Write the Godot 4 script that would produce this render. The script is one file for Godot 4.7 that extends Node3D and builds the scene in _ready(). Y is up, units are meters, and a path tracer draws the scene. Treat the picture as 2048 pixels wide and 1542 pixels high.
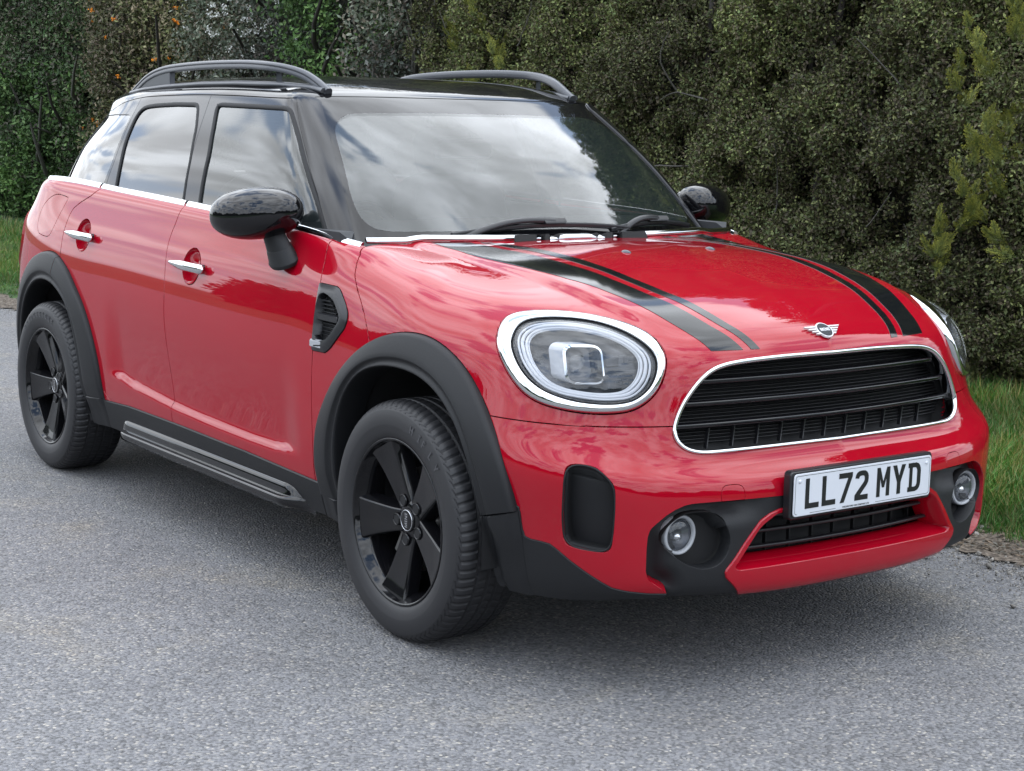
extends Node3D
# A red crossover car parked on a country lane before a clipped hedge and mixed shrubs. x: car's left, y: up, z: car's front; the origin lies on the road under the front axle.

class Pool:
	var p := PackedVector3Array()
	var n := PackedVector3Array()
	var u := PackedVector2Array()

	func split(t: PackedInt32Array, val: PackedFloat32Array) -> Array:
		var neg := PackedInt32Array()
		var pos := PackedInt32Array()
		var cache := {}
		for k in range(0, t.size(), 3):
			var a := t[k]
			var b := t[k + 1]
			var c := t[k + 2]
			var sa := val[a] < 0.0
			var sb := val[b] < 0.0
			var sc := val[c] < 0.0
			if sa == sb and sb == sc:
				if sa:
					neg.append(a); neg.append(b); neg.append(c)
				else:
					pos.append(a); pos.append(b); pos.append(c)
				continue
			if sa == sc:
				var x := a; a = b; b = c; c = x
				sa = sb
			elif sa == sb:
				var x := a; a = c; c = b; b = x
				sa = sc
			var ab := edge(a, b, val, cache)
			var ac := edge(a, c, val, cache)
			if sa:
				neg.append_array(PackedInt32Array([a, ab, ac]))
				pos.append_array(PackedInt32Array([ab, b, c, ab, c, ac]))
			else:
				pos.append_array(PackedInt32Array([a, ab, ac]))
				neg.append_array(PackedInt32Array([ab, b, c, ab, c, ac]))
		return [neg, pos]

	func edge(a: int, b: int, val: PackedFloat32Array, cache: Dictionary) -> int:
		var key := mini(a, b) * 4194304 + maxi(a, b)
		if cache.has(key):
			return cache[key]
		var t := clampf(val[a] / (val[a] - val[b]), 0.002, 0.998)
		p.append(p[a].lerp(p[b], t))
		n.append(n[a].lerp(n[b], t).normalized())
		u.append(u[a].lerp(u[b], t))
		cache[key] = p.size() - 1
		return p.size() - 1

	func cut(t: PackedInt32Array, f: Callable) -> Array:
		var val := PackedFloat32Array()
		val.resize(p.size())
		val.fill(INF)
		for i in t:
			if val[i] == INF:
				val[i] = f.call(i)
		return split(t, val)

	# inside and outside of a closed outline, seen along a x b; only the vertices that the gate lets through are looked at
	func stamp(t: PackedInt32Array, poly: PackedVector2Array, o: Vector3, a: Vector3, b: Vector3, gate = null, grow := 0.0) -> Array:
		var val := PackedFloat32Array()
		val.resize(p.size())
		val.fill(INF)
		var box := Rect2(poly[0], Vector2.ZERO)
		for q in poly:
			box = box.expand(q)
		box = box.grow(0.05 + absf(grow))
		var open: bool = gate != null
		for i in t:
			if val[i] != INF:
				continue
			var d := p[i] - o
			var q := Vector2(d.dot(a), d.dot(b))
			if not box.has_point(q) or (open and not gate.call(i)):
				val[i] = 1.0
				continue
			val[i] = Pool.sdf(q, poly) - grow
		return split(t, val)

	static func sdf(q: Vector2, poly: PackedVector2Array) -> float:
		var best := 1e9
		var last := poly[poly.size() - 1]
		for c in poly:
			best = minf(best, q.distance_squared_to(Geometry2D.get_closest_point_to_segment(q, last, c)))
			last = c
		best = sqrt(best)
		return -best if Geometry2D.is_point_in_polygon(q, poly) else best

	# boundary loops of a piece, as ordered vertex numbers
	func loops(t: PackedInt32Array) -> Array:
		var e := {}
		for k in range(0, t.size(), 3):
			for j in 3:
				var a := t[k + j]
				var b := t[k + (j + 1) % 3]
				if e.has(b * 4194304 + a):
					e.erase(b * 4194304 + a)
				else:
					e[a * 4194304 + b] = true
		var next := {}
		for key in e:
			next[int(key / 4194304)] = int(key % 4194304)
		var out := []
		while not next.is_empty():
			var first: int = next.keys()[0]
			var run := PackedInt32Array([first])
			var at: int = next[first]
			next.erase(first)
			while at != first and next.has(at):
				run.append(at)
				var to: int = next[at]
				next.erase(at)
				at = to
			out.append(run)
		out.sort_custom(func(x, y): return x.size() > y.size())
		return out


# collects shapes and turns them into one mesh
class MB:
	var v := PackedVector3Array()
	var n := PackedVector3Array()
	var uv := PackedVector2Array()
	var c := PackedColorArray()
	var t := PackedInt32Array()
	var tint := Color.WHITE
	var tinted := false

	func tri(a: Vector3, b: Vector3, d: Vector3) -> void:
		var m := (b - a).cross(d - a).normalized()
		var k := v.size()
		for q in [a, b, d]:
			v.append(q); n.append(m); uv.append(Vector2.ZERO); c.append(tint)
		t.append_array(PackedInt32Array([k, k + 2, k + 1]))

	func quad(a: Vector3, b: Vector3, d: Vector3, e: Vector3) -> void:
		tri(a, b, d)
		tri(a, d, e)

	# rows of points joined to a smooth sheet
	func grid(rows: Array, wrap_u := false, wrap_v := false, uvs := Vector2.ONE) -> void:
		var w: int = rows[0].size()
		var h := rows.size()
		var k := v.size()
		var nn := PackedVector3Array()
		nn.resize(w * h)
		var tt := PackedInt32Array()
		for j in (h if wrap_v else h - 1):
			var j2 := (j + 1) % h
			for i in (w if wrap_u else w - 1):
				var i2 := (i + 1) % w
				for q in [[j, i, j, i2, j2, i2], [j, i, j2, i2, j2, i]]:
					var a: Vector3 = rows[q[0]][q[1]]
					var m: Vector3 = (rows[q[2]][q[3]] - a).cross(rows[q[4]][q[5]] - a)
					if m.length_squared() < 1e-20:
						continue
					var x: int = q[0] * w + q[1]
					var y: int = q[2] * w + q[3]
					var z: int = q[4] * w + q[5]
					nn[x] += m; nn[y] += m; nn[z] += m
					tt.append_array(PackedInt32Array([k + x, k + z, k + y]))
		for j in h:
			for i in w:
				v.append(rows[j][i])
				n.append(nn[j * w + i].normalized())
				uv.append(Vector2(float(i) / (w - 1), float(j) / maxi(1, h - 1)) * uvs)
				c.append(tint)
		t.append_array(tt)

	# an outline given thickness along z, both faces bevelled
	func prism(poly: PackedVector2Array, depth: float, bevel := 0.0, xf := Transform3D.IDENTITY) -> void:
		if Geometry2D.is_polygon_clockwise(poly):
			poly = poly.duplicate()
			poly.reverse()
		var m := poly.size()
		var norm := PackedVector2Array()
		var inset := PackedVector2Array()
		for i in m:
			var e := (poly[(i + 1) % m] - poly[i]).normalized()
			norm.append(Vector2(e.y, -e.x))
		for i in m:
			var b := norm[(i + m - 1) % m] + norm[i]
			b = b / maxf(0.3, b.length_squared()) * 2.0
			inset.append(poly[i] - b * bevel)
		var z := depth / 2
		var cap := Geometry2D.triangulate_polygon(inset)
		for s in [1.0, -1.0]:
			var k := v.size()
			for q in inset:
				v.append(xf * Vector3(q.x, q.y, z * s)); n.append((xf.basis * Vector3(0, 0, s)).normalized()); uv.append(q); c.append(tint)
			for i in range(0, cap.size(), 3):
				var a := inset[cap[i]]
				var up := (inset[cap[i + 1]] - a).cross(inset[cap[i + 2]] - a) > 0
				if up == (s > 0):
					t.append_array(PackedInt32Array([k + cap[i], k + cap[i + 2], k + cap[i + 1]]))
				else:
					t.append_array(PackedInt32Array([k + cap[i], k + cap[i + 1], k + cap[i + 2]]))
		for i in m:
			var i2 := (i + 1) % m
			var na := norm[i]
			var nb := norm[i]
			var pa := norm[(i + m - 1) % m]
			var pb := norm[i2]
			if pa.dot(na) > 0.8: na = (na + pa).normalized()
			if pb.dot(nb) > 0.8: nb = (nb + pb).normalized()
			var k := v.size()
			var lev := [[inset, z, 0.7], [poly, z - bevel, 0.0], [poly, -z + bevel, 0.0], [inset, -z, -0.7]]
			for l in lev:
				for e in [[i, na], [i2, nb]]:
					var q: Vector2 = l[0][e[0]]
					v.append(xf * Vector3(q.x, q.y, l[1]))
					n.append((xf.basis * Vector3(e[1].x, e[1].y, l[2])).normalized())
					uv.append(q); c.append(tint)
			for j in 3:
				var a := k + j * 2
				t.append_array(PackedInt32Array([a, a + 1, a + 3, a, a + 3, a + 2]))

	func box(center: Vector3, size: Vector3, bevel := 0.0, basis := Basis.IDENTITY) -> void:
		var h := size / 2
		prism(PackedVector2Array([Vector2(-h.x, -h.y), Vector2(h.x, -h.y), Vector2(h.x, h.y), Vector2(-h.x, h.y)]), size.z, bevel, Transform3D(basis, center))

	# a profile (x outwards, y along up) carried along a path
	func sweep(path: PackedVector3Array, ups: PackedVector3Array, prof: PackedVector2Array, loop := false, caps := true, size := PackedFloat32Array()) -> void:
		var rows := []
		var m := path.size()
		for i in m:
			var a := path[(i + m - 1) % m] if loop or i > 0 else path[0]
			var b := path[(i + 1) % m] if loop or i < m - 1 else path[m - 1]
			var d := (b - a).normalized()
			var up := (ups[i] - d * ups[i].dot(d)).normalized()
			var side := d.cross(up)
			var s := size[i] if size.size() else 1.0
			var row := PackedVector3Array()
			for q in prof:
				row.append(path[i] + (side * q.x + up * q.y) * s)
			rows.append(row)
		grid(rows, true, loop)
		if caps and not loop:
			for e in [rows[0], rows[m - 1]]:
				var mid := Vector3.ZERO
				for q in e: mid += q
				mid /= e.size()
				for i in e.size():
					tri(mid, e[i], e[(i + 1) % e.size()])

	# a profile of (radius, height) turned about y of xf
	func lathe(prof: PackedVector2Array, steps: int, xf := Transform3D.IDENTITY) -> void:
		var rows := []
		for q in prof:
			var row := PackedVector3Array()
			for i in steps:
				var w := TAU * i / steps
				row.append(xf * Vector3(cos(w) * q.x, q.y, sin(w) * q.x))
			rows.append(row)
		grid(rows, true, false)

	func mesh() -> ArrayMesh:
		var a := []
		a.resize(Mesh.ARRAY_MAX)
		a[Mesh.ARRAY_VERTEX] = v
		a[Mesh.ARRAY_NORMAL] = n
		a[Mesh.ARRAY_TEX_UV] = uv
		if tinted:
			a[Mesh.ARRAY_COLOR] = c
		a[Mesh.ARRAY_INDEX] = t
		var r := ArrayMesh.new()
		r.add_surface_from_arrays(Mesh.PRIMITIVE_TRIANGLES, a)
		return r


var M := {}          # materials
var taken := {}
var rng := RandomNumberGenerator.new()
var cols := []

func col(flat: Array) -> void:
	var o := []
	for i in range(0, flat.size(), 3):
		o.append(Vector3(flat[i], flat[i + 1], flat[i + 2]))
	cols.append(o)

func numbered(called: String) -> String:
	var k: int = taken.get(called, 0)
	taken[called] = k + 1
	return called if k == 0 else "%s_%03d" % [called, k]

func add(o: Node3D, called: String, parent: Node3D) -> Node3D:
	if parent == self:
		o.name = numbered(called)
	else:
		var key := str(parent.get_instance_id()) + called
		var k: int = taken.get(key, 0)
		taken[key] = k + 1
		o.name = called if k == 0 else "%s_%03d" % [called, k]
	parent.add_child(o, true)
	return o

func part(called: String, mesh: Mesh, mat: Material, parent: Node3D) -> MeshInstance3D:
	var o := MeshInstance3D.new()
	o.mesh = mesh
	o.material_override = mat
	add(o, called, parent)
	return o

func group(called: String, parent: Node3D, at := Vector3.ZERO) -> Node3D:
	var o := Node3D.new()
	o.position = at
	add(o, called, parent)
	return o

func tag(o: Node3D, label: String, category: String, grp := "") -> Node3D:
	o.set_meta("label", label)
	o.set_meta("category", category)
	if grp: o.set_meta("group", grp)
	return o

func mat(key: String, r: float, g: float, b: float, rough: float, metal := 0.0) -> StandardMaterial3D:
	var m := StandardMaterial3D.new()
	m.albedo_color = Color(r, g, b).linear_to_srgb()
	m.roughness = rough
	m.metallic = metal
	m.resource_name = key
	M[key] = m
	return m

func noise_tex(size: int, type: int, freq: float, oct: int, ramp: Array, seed_: int, more := {}) -> NoiseTexture2D:
	var f := FastNoiseLite.new()
	f.noise_type = type
	f.frequency = freq
	f.fractal_octaves = oct
	f.seed = seed_
	for k in more: f.set(k, more[k])
	var x := NoiseTexture2D.new()
	x.width = size
	x.height = size
	x.seamless = true
	x.seamless_blend_skirt = .02
	x.noise = f
	if ramp.size():
		var g := Gradient.new()
		var off := PackedFloat32Array()
		var cl := PackedColorArray()
		for e in ramp:
			off.append(e[0]); cl.append(e[1])
		g.offsets = off
		g.colors = cl
		x.color_ramp = g
	return x

func pts(flat: Array) -> PackedVector2Array:
	var o := PackedVector2Array()
	for i in range(0, flat.size(), 2):
		o.append(Vector2(flat[i], flat[i + 1]))
	return o

# a closed outline through the points, rounded
func rounded(p: PackedVector2Array, each := 4, loop := true) -> PackedVector2Array:
	var o := PackedVector2Array()
	var m := p.size()
	for i in (m if loop else m - 1):
		var a := p[(i + m - 1) % m] if loop or i > 0 else p[0] * 2 - p[1]
		var b := p[i]
		var c := p[(i + 1) % m]
		var d := p[(i + 2) % m] if loop or i < m - 2 else p[m - 1] * 2 - p[m - 2]
		for k in each:
			o.append(b.cubic_interpolate(c, a, d, float(k) / each))
	if not loop: o.append(p[m - 1])
	return o

func mirrored(p: PackedVector2Array) -> PackedVector2Array:   # an open half outline from centre line to centre line, made whole
	var o := p.duplicate()
	for i in range(p.size() - 1, -1, -1):
		if absf(p[i].x) > 1e-4: o.append(Vector2(-p[i].x, p[i].y))
	return o

func lut(x: float, p: PackedVector2Array) -> float:   # p sorted by x
	if x <= p[0].x: return p[0].y
	for i in p.size() - 1:
		if x <= p[i + 1].x:
			return lerpf(p[i].y, p[i + 1].y, (x - p[i].x) / (p[i + 1].x - p[i].x))
	return p[p.size() - 1].y

func sstep(a: float, b: float, x: float) -> float:
	var t := clampf((x - a) / (b - a), 0.0, 1.0)
	return t * t * (3.0 - 2.0 * t)

func circle(r: float, m: int, c := Vector2.ZERO, ry := -1.0) -> PackedVector2Array:
	var o := PackedVector2Array()
	for i in m:
		o.append(c + Vector2(cos(TAU * i / m) * r, sin(TAU * i / m) * (r if ry < 0 else ry)))
	return o

func rrect(w: float, h: float, r: float, each := 5) -> PackedVector2Array:
	var o := PackedVector2Array()
	for k in 4:
		var c := Vector2((w / 2 - r) * [1, -1, -1, 1][k], (h / 2 - r) * [1, 1, -1, -1][k])
		for i in each + 1:
			var a := PI / 2 * (k + float(i) / each)
			o.append(c + Vector2(cos(a), sin(a)) * r)
	return o

# ---- smooth surfaces from a net of points
func bs(f: float) -> PackedFloat32Array:
	var g := 1.0 - f
	return PackedFloat32Array([g * g * g / 6, (3 * f * f * f - 6 * f * f + 4) / 6, (-3 * f * f * f + 3 * f * f + 3 * f + 1) / 6, f * f * f / 6])

func at3(c: Array, i: int) -> Vector3:
	var m := c.size()
	if i < 0: return c[0] * 2.0 - c[1]
	if i >= m: return c[m - 1] * 2.0 - c[m - 2]
	return c[i]

func curve(c: Array, x: float) -> Vector3:
	var i := clampi(int(floor(x)), 0, c.size() - 2)
	var w := bs(x - i)
	return at3(c, i - 1) * w[0] + at3(c, i) * w[1] + at3(c, i + 1) * w[2] + at3(c, i + 2) * w[3]

func fitted(net: Array) -> Array:   # net[column][row] -> control points whose surface passes near the net
	var c := []
	for q in net: c.append(q.duplicate())
	var nu := net.size()
	var nv: int = net[0].size()
	for pass_ in 2:
		var s := []
		for i in nu:
			var r := []
			for j in nv: r.append(curve(c[i], j))
			s.append(r)
		var s2 := []
		for i in nu:
			var r := []
			for j in nv:
				r.append((at_u(s, i - 1, j) + at_u(s, i, j) * 4.0 + at_u(s, i + 1, j)) / 6.0)
			s2.append(r)
		for i in nu:
			for j in nv:
				c[i][j] += (net[i][j] - s2[i][j]) * 0.9
	return c

func at_u(s: Array, i: int, j: int) -> Vector3:
	var m := s.size()
	if i < 0: return s[0][j] * 2.0 - s[1][j]
	if i >= m: return s[m - 1][j] * 2.0 - s[m - 2][j]
	return s[i][j]

func surface_points(c: Array, us: PackedFloat32Array, vs: PackedFloat32Array) -> Array:   # [v][u]
	var nv: int = c[0].size()
	var along := []            # [row][u sample]
	for j in nv:
		var line := []
		for i in c.size(): line.append(c[i][j])
		var r := []
		for x in us: r.append(curve(line, x))
		along.append(r)
	var out := []
	for y in vs: out.append(PackedVector3Array())
	for k in us.size():
		var line := []
		for j in nv: line.append(along[j][k])
		for y in vs.size(): out[y].append(curve(line, vs[y]))
	return out

func normals_of(pool: Pool, t: PackedInt32Array) -> void:
	var s := PackedVector3Array()
	s.resize(pool.p.size())
	for k in range(0, t.size(), 3):
		var a := pool.p[t[k]]
		var m := (pool.p[t[k + 1]] - a).cross(pool.p[t[k + 2]] - a)
		s[t[k]] += m; s[t[k + 1]] += m; s[t[k + 2]] += m
	for i in s.size():
		if absf(pool.p[i].x) < 1e-5: s[i].x = 0
		if s[i].length_squared() > 0: pool.n[i] = s[i].normalized()

# a piece of a surface as a mesh: side 0 left, 1 right, 2 both; off moves it along its normal; ring is a list of (outwards, depth) steps that fold its edges in
func piece(pool: Pool, t: PackedInt32Array, side: int, o := {}) -> ArrayMesh:
	var remap := {}
	var p := PackedVector3Array()
	var n := PackedVector3Array()
	var idx := PackedInt32Array()
	for i in t:
		if not remap.has(i):
			remap[i] = p.size()
			p.append(pool.p[i])
			n.append(pool.n[i])
		idx.append(remap[i])
	var off = o.get("off", 0.0)
	if off is Callable:
		for i in t:
			var k: int = remap[i]
			p[k] = pool.p[i] + pool.n[i] * (off as Callable).call(i)
		var s := PackedVector3Array()
		s.resize(p.size())
		for k in range(0, idx.size(), 3):
			var m := (p[idx[k + 1]] - p[idx[k]]).cross(p[idx[k + 2]] - p[idx[k]])
			s[idx[k]] += m; s[idx[k + 1]] += m; s[idx[k + 2]] += m
		for i in p.size():
			if absf(p[i].x) < 1e-4: s[i].x = 0
			if s[i].length_squared() > 0: n[i] = s[i].normalized()
	elif off != 0.0:
		for i in p.size(): p[i] += n[i] * off
	var ring: Array = o.get("ring", [])
	if ring.size():
		var e := {}
		for k in range(0, idx.size(), 3):
			for j in 3:
				var a := idx[k + j]
				var b := idx[k + (j + 1) % 3]
				if e.has(b * 4194304 + a): e.erase(b * 4194304 + a)
				else: e[a * 4194304 + b] = true
		var out := {}
		for key in e:
			var a := int(key / 4194304)
			var b := int(key % 4194304)
			if side == 2 and absf(p[a].x) < 2e-4 and absf(p[b].x) < 2e-4: continue
			var d := (p[b] - p[a]).cross((n[a] + n[b]) / 2)
			out[a] = out.get(a, Vector3.ZERO) + d
			out[b] = out.get(b, Vector3.ZERO) + d
		var gap: float = o.get("gap", 0.0)
		for a in out:
			out[a] = (out[a] - n[a] * (out[a] as Vector3).dot(n[a])).normalized()
			if side == 2 and absf(p[a].x) < 2e-4:
				out[a] = Vector3(0, out[a].y, out[a].z).normalized()
		for a in out: p[a] -= out[a] * gap
		var levels := [{}]
		var first: bool = o.get("soft", false)
		for a in out:
			if first:
				levels[0][a] = a
			else:
				levels[0][a] = p.size()
				p.append(p[a]); n.append((n[a] * 0.8 + out[a] * 0.6).normalized())
		for r in ring.size():
			var l := {}
			var before: Vector2 = ring[r - 1] if r > 0 else Vector2.ZERO
			var step: Vector2 = ring[r] - before
			for a in out:
				l[a] = p.size()
				p.append(p[a] + out[a] * ring[r].x - n[a] * ring[r].y)
				n.append((out[a] * step.y + n[a] * step.x).normalized() if step.length() > 0 else out[a])
			levels.append(l)
		for key in e:
			var a := int(key / 4194304)
			var b := int(key % 4194304)
			if not out.has(a) or not out.has(b) or (side == 2 and absf(p[a].x) < 2e-4 and absf(p[b].x) < 2e-4): continue
			for r in ring.size():
				var q: Dictionary = levels[r]
				var w: Dictionary = levels[r + 1]
				idx.append_array(PackedInt32Array([q[a], w[a], w[b], q[a], w[b], q[b]]))
	var P := PackedVector3Array()
	var N := PackedVector3Array()
	var T := PackedInt32Array()
	for s in [0, 1]:
		if side != 2 and side != s: continue
		var base := P.size()
		var f := Vector3(1, 1, 1) if s == 0 else Vector3(-1, 1, 1)
		for i in p.size():
			P.append(p[i] * f); N.append(n[i] * f)
		for k in range(0, idx.size(), 3):
			if s == 0: T.append_array(PackedInt32Array([base + idx[k], base + idx[k + 2], base + idx[k + 1]]))
			else: T.append_array(PackedInt32Array([base + idx[k], base + idx[k + 1], base + idx[k + 2]]))
	var a := []
	a.resize(Mesh.ARRAY_MAX)
	a[Mesh.ARRAY_VERTEX] = P
	a[Mesh.ARRAY_NORMAL] = N
	a[Mesh.ARRAY_INDEX] = T
	var r := ArrayMesh.new()
	r.add_surface_from_arrays(Mesh.PRIMITIVE_TRIANGLES, a)
	return r

# evenly spaced points (and normals) along a run of vertices
func even(pool: Pool, run: PackedInt32Array, step: float, loop := false) -> Array:
	var p := PackedVector3Array()
	var n := PackedVector3Array()
	var src := run.duplicate()
	if loop: src.append(run[0])
	var total := 0.0
	for i in src.size() - 1: total += pool.p[src[i]].distance_to(pool.p[src[i + 1]])
	var m := maxi(2, int(total / step))
	var d := total / m
	var next := 0.0
	var gone := 0.0
	for i in src.size() - 1:
		var a := pool.p[src[i]]
		var b := pool.p[src[i + 1]]
		var l := a.distance_to(b)
		while next <= gone + l + 1e-9 and p.size() < m + (0 if loop else 1):
			var w := clampf((next - gone) / maxf(l, 1e-9), 0, 1)
			p.append(a.lerp(b, w))
			n.append(pool.n[src[i]].lerp(pool.n[src[i + 1]], w).normalized())
			next += d
		gone += l
	for pass_ in 3:   # even out the stair steps of the mesh
		var q := p.duplicate()
		var k := n.duplicate()
		for i in p.size():
			if not loop and (i == 0 or i == p.size() - 1): continue
			var a := (i + p.size() - 1) % p.size()
			var b := (i + 1) % p.size()
			q[i] = (p[a] + p[i] * 2 + p[b]) / 4
			k[i] = (n[a] + n[i] * 2 + n[b]).normalized()
		p = q
		n = k
	return [p, n]

func flip(p: PackedVector3Array) -> PackedVector3Array:
	var o := PackedVector3Array()
	for q in p: o.append(Vector3(-q.x, q.y, q.z))
	return o

func body_net() -> void:
	col([0,.255,.85,0,.295,.88,0,.43,.875,0,.547,.869,0,.587,.818,0,.65,.785,0,.75,.775,0,.845,.762,0,.915,.7,0,.97,.56,0,1.025,.34,0,1.06,.1,0,1.068,-.15,0,1.06,-.4])
	col([.25,.255,.84,.25,.295,.868,.25,.43,.862,.25,.547,.857,.25,.587,.803,.25,.65,.776,.25,.75,.766,.25,.845,.752,.24,.912,.69,.225,.967,.55,.19,1.02,.335,.135,1.058,.1,.07,1.068,-.14,0,1.06,-.4])
	col([.47,.26,.8,.47,.3,.83,.47,.43,.83,.47,.547,.829,.47,.587,.788,.48,.65,.755,.475,.75,.743,.46,.84,.725,.44,.905,.665,.415,.96,.53,.35,1.015,.32,.25,1.055,.085,.13,1.067,-.145,0,1.06,-.4])
	col([.62,.265,.745,.63,.305,.775,.635,.43,.775,.64,.547,.769,.64,.597,.738,.635,.66,.7,.615,.75,.675,.6,.845,.655,.58,.91,.6,.545,.968,.48,.47,1.02,.28,.32,1.052,.05,.165,1.066,-.16,0,1.06,-.4])
	col([.735,.245,.62,.75,.305,.65,.76,.43,.665,.775,.552,.669,.775,.602,.648,.755,.665,.6,.745,.755,.585,.725,.845,.55,.7,.91,.485,.655,.965,.365,.555,1.015,.18,.4,1.052,-.01,.195,1.065,-.185,0,1.06,-.4])
	col([.79,.235,.44,.81,.3,.47,.83,.43,.485,.85,.545,.49,.85,.61,.475,.84,.67,.45,.83,.755,.42,.812,.845,.375,.78,.913,.31,.725,.968,.195,.61,1.015,.03,.43,1.052,-.1,.22,1.065,-.225,0,1.06,-.4])
	col([.8,.25,.25,.825,.31,.25,.85,.43,.25,.875,.55,.25,.88,.62,.25,.875,.69,.235,.86,.76,.21,.85,.845,.19,.82,.91,.13,.765,.972,.035,.65,1.02,-.085,.46,1.05,-.18,.235,1.064,-.255,0,1.06,-.4])
	col([.81,.25,0,.835,.31,0,.86,.43,0,.88,.55,0,.89,.63,0,.89,.71,0,.88,.785,0,.868,.865,-.01,.838,.925,-.03,.785,.985,-.085,.675,1.03,-.165,.48,1.053,-.24,.245,1.063,-.285,0,1.06,-.4])
	col([.825,.25,-.25,.845,.31,-.25,.865,.43,-.25,.88,.55,-.25,.885,.64,-.25,.885,.73,-.25,.878,.81,-.25,.862,.88,-.25,.838,.95,-.255,.79,1.012,-.275,.69,1.047,-.305,.49,1.057,-.32,.25,1.062,-.335,0,1.06,-.4])
	col([.835,.25,-.5,.85,.31,-.5,.866,.38,-.5,.874,.47,-.5,.879,.56,-.5,.881,.6606,-.5,.878,.7617,-.5,.868,.8627,-.5,.85,.9536,-.5,.815,1.025,-.49,.765,1.072,-.475,.56,1.068,-.43,.29,1.064,-.39,0,1.06,-.4])
	col([.835,.25,-.85,.85,.31,-.85,.866,.38,-.85,.874,.47,-.85,.879,.56,-.85,.881,.662,-.85,.878,.7655,-.85,.868,.8689,-.85,.85,.9619,-.85,.822,1.045,-.85,.785,1.107,-.85,.62,1.119,-.85,.32,1.121,-.85,0,1.121,-.85])
	col([.835,.25,-1.3,.85,.31,-1.3,.866,.38,-1.3,.874,.47,-1.3,.879,.56,-1.3,.881,.6639,-1.3,.878,.7703,-1.3,.868,.8768,-1.3,.85,.9726,-1.3,.822,1.058,-1.3,.785,1.122,-1.3,.62,1.134,-1.3,.32,1.136,-1.3,0,1.136,-1.3])
	col([.835,.25,-1.75,.85,.31,-1.75,.866,.38,-1.75,.874,.47,-1.75,.879,.56,-1.75,.881,.6657,-1.75,.878,.7752,-1.75,.868,.8847,-1.75,.85,.9833,-1.75,.822,1.071,-1.75,.785,1.137,-1.75,.62,1.149,-1.75,.32,1.151,-1.75,0,1.151,-1.75])
	col([.835,.25,-2.2,.85,.31,-2.2,.866,.38,-2.2,.874,.47,-2.2,.879,.56,-2.2,.881,.6675,-2.2,.878,.7801,-2.2,.868,.8927,-2.2,.85,.994,-2.2,.822,1.084,-2.2,.785,1.151,-2.2,.62,1.163,-2.2,.32,1.165,-2.2,0,1.165,-2.2])
	col([.837,.25,-2.6,.852,.31,-2.6,.868,.38,-2.6,.876,.47,-2.6,.881,.56,-2.6,.883,.6692,-2.6,.88,.7844,-2.6,.87,.8997,-2.6,.852,1.003,-2.6,.8232,1.096,-2.6,.7862,1.165,-2.6,.62,1.177,-2.6,.32,1.179,-2.6,0,1.179,-2.6])
	col([.815,.25,-2.95,.83,.31,-2.95,.846,.38,-2.95,.854,.47,-2.95,.859,.56,-2.95,.861,.6706,-2.95,.858,.7882,-2.95,.848,.9059,-2.95,.83,1.012,-2.95,.81,1.098,-2.95,.773,1.158,-2.95,.62,1.168,-2.95,.32,1.19,-2.95,0,1.19,-2.95])
	col([.755,.25,-3.2,.77,.31,-3.2,.786,.38,-3.2,.794,.47,-3.2,.799,.56,-3.2,.801,.6712,-3.2,.798,.7899,-3.193,.788,.9045,-3.172,.77,1.003,-3.132,.692,1.075,-3.063,.605,1.121,-2.965,.5,1.13,-3.1,.25,1.13,-3.05,0,1.13,-3])
	col([.6,.25,-3.35,.6,.31,-3.35,.6,.38,-3.35,.6,.47,-3.35,.6,.56,-3.35,.6,.6708,-3.35,.6,.7888,-3.342,.6,.9027,-3.32,.576,1.001,-3.277,.552,1.072,-3.205,.528,1.118,-3.103,.36,1.13,-3,.18,1.13,-3,0,1.13,-3])
	col([.3,.25,-3.39,.3,.31,-3.39,.3,.38,-3.39,.3,.47,-3.39,.3,.56,-3.39,.3,.6708,-3.39,.3,.7888,-3.382,.3,.9027,-3.36,.288,1.001,-3.317,.276,1.072,-3.245,.264,1.118,-3.143,.18,1.13,-3,.09,1.13,-3,0,1.13,-3])
	col([0,.25,-3.4,0,.31,-3.4,0,.38,-3.4,0,.47,-3.4,0,.56,-3.4,0,.6708,-3.4,0,.7888,-3.393,0,.9027,-3.37,0,1.001,-3.328,0,1.072,-3.255,0,1.118,-3.152,0,1.13,-3,0,1.13,-3,0,1.13,-3])

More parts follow.
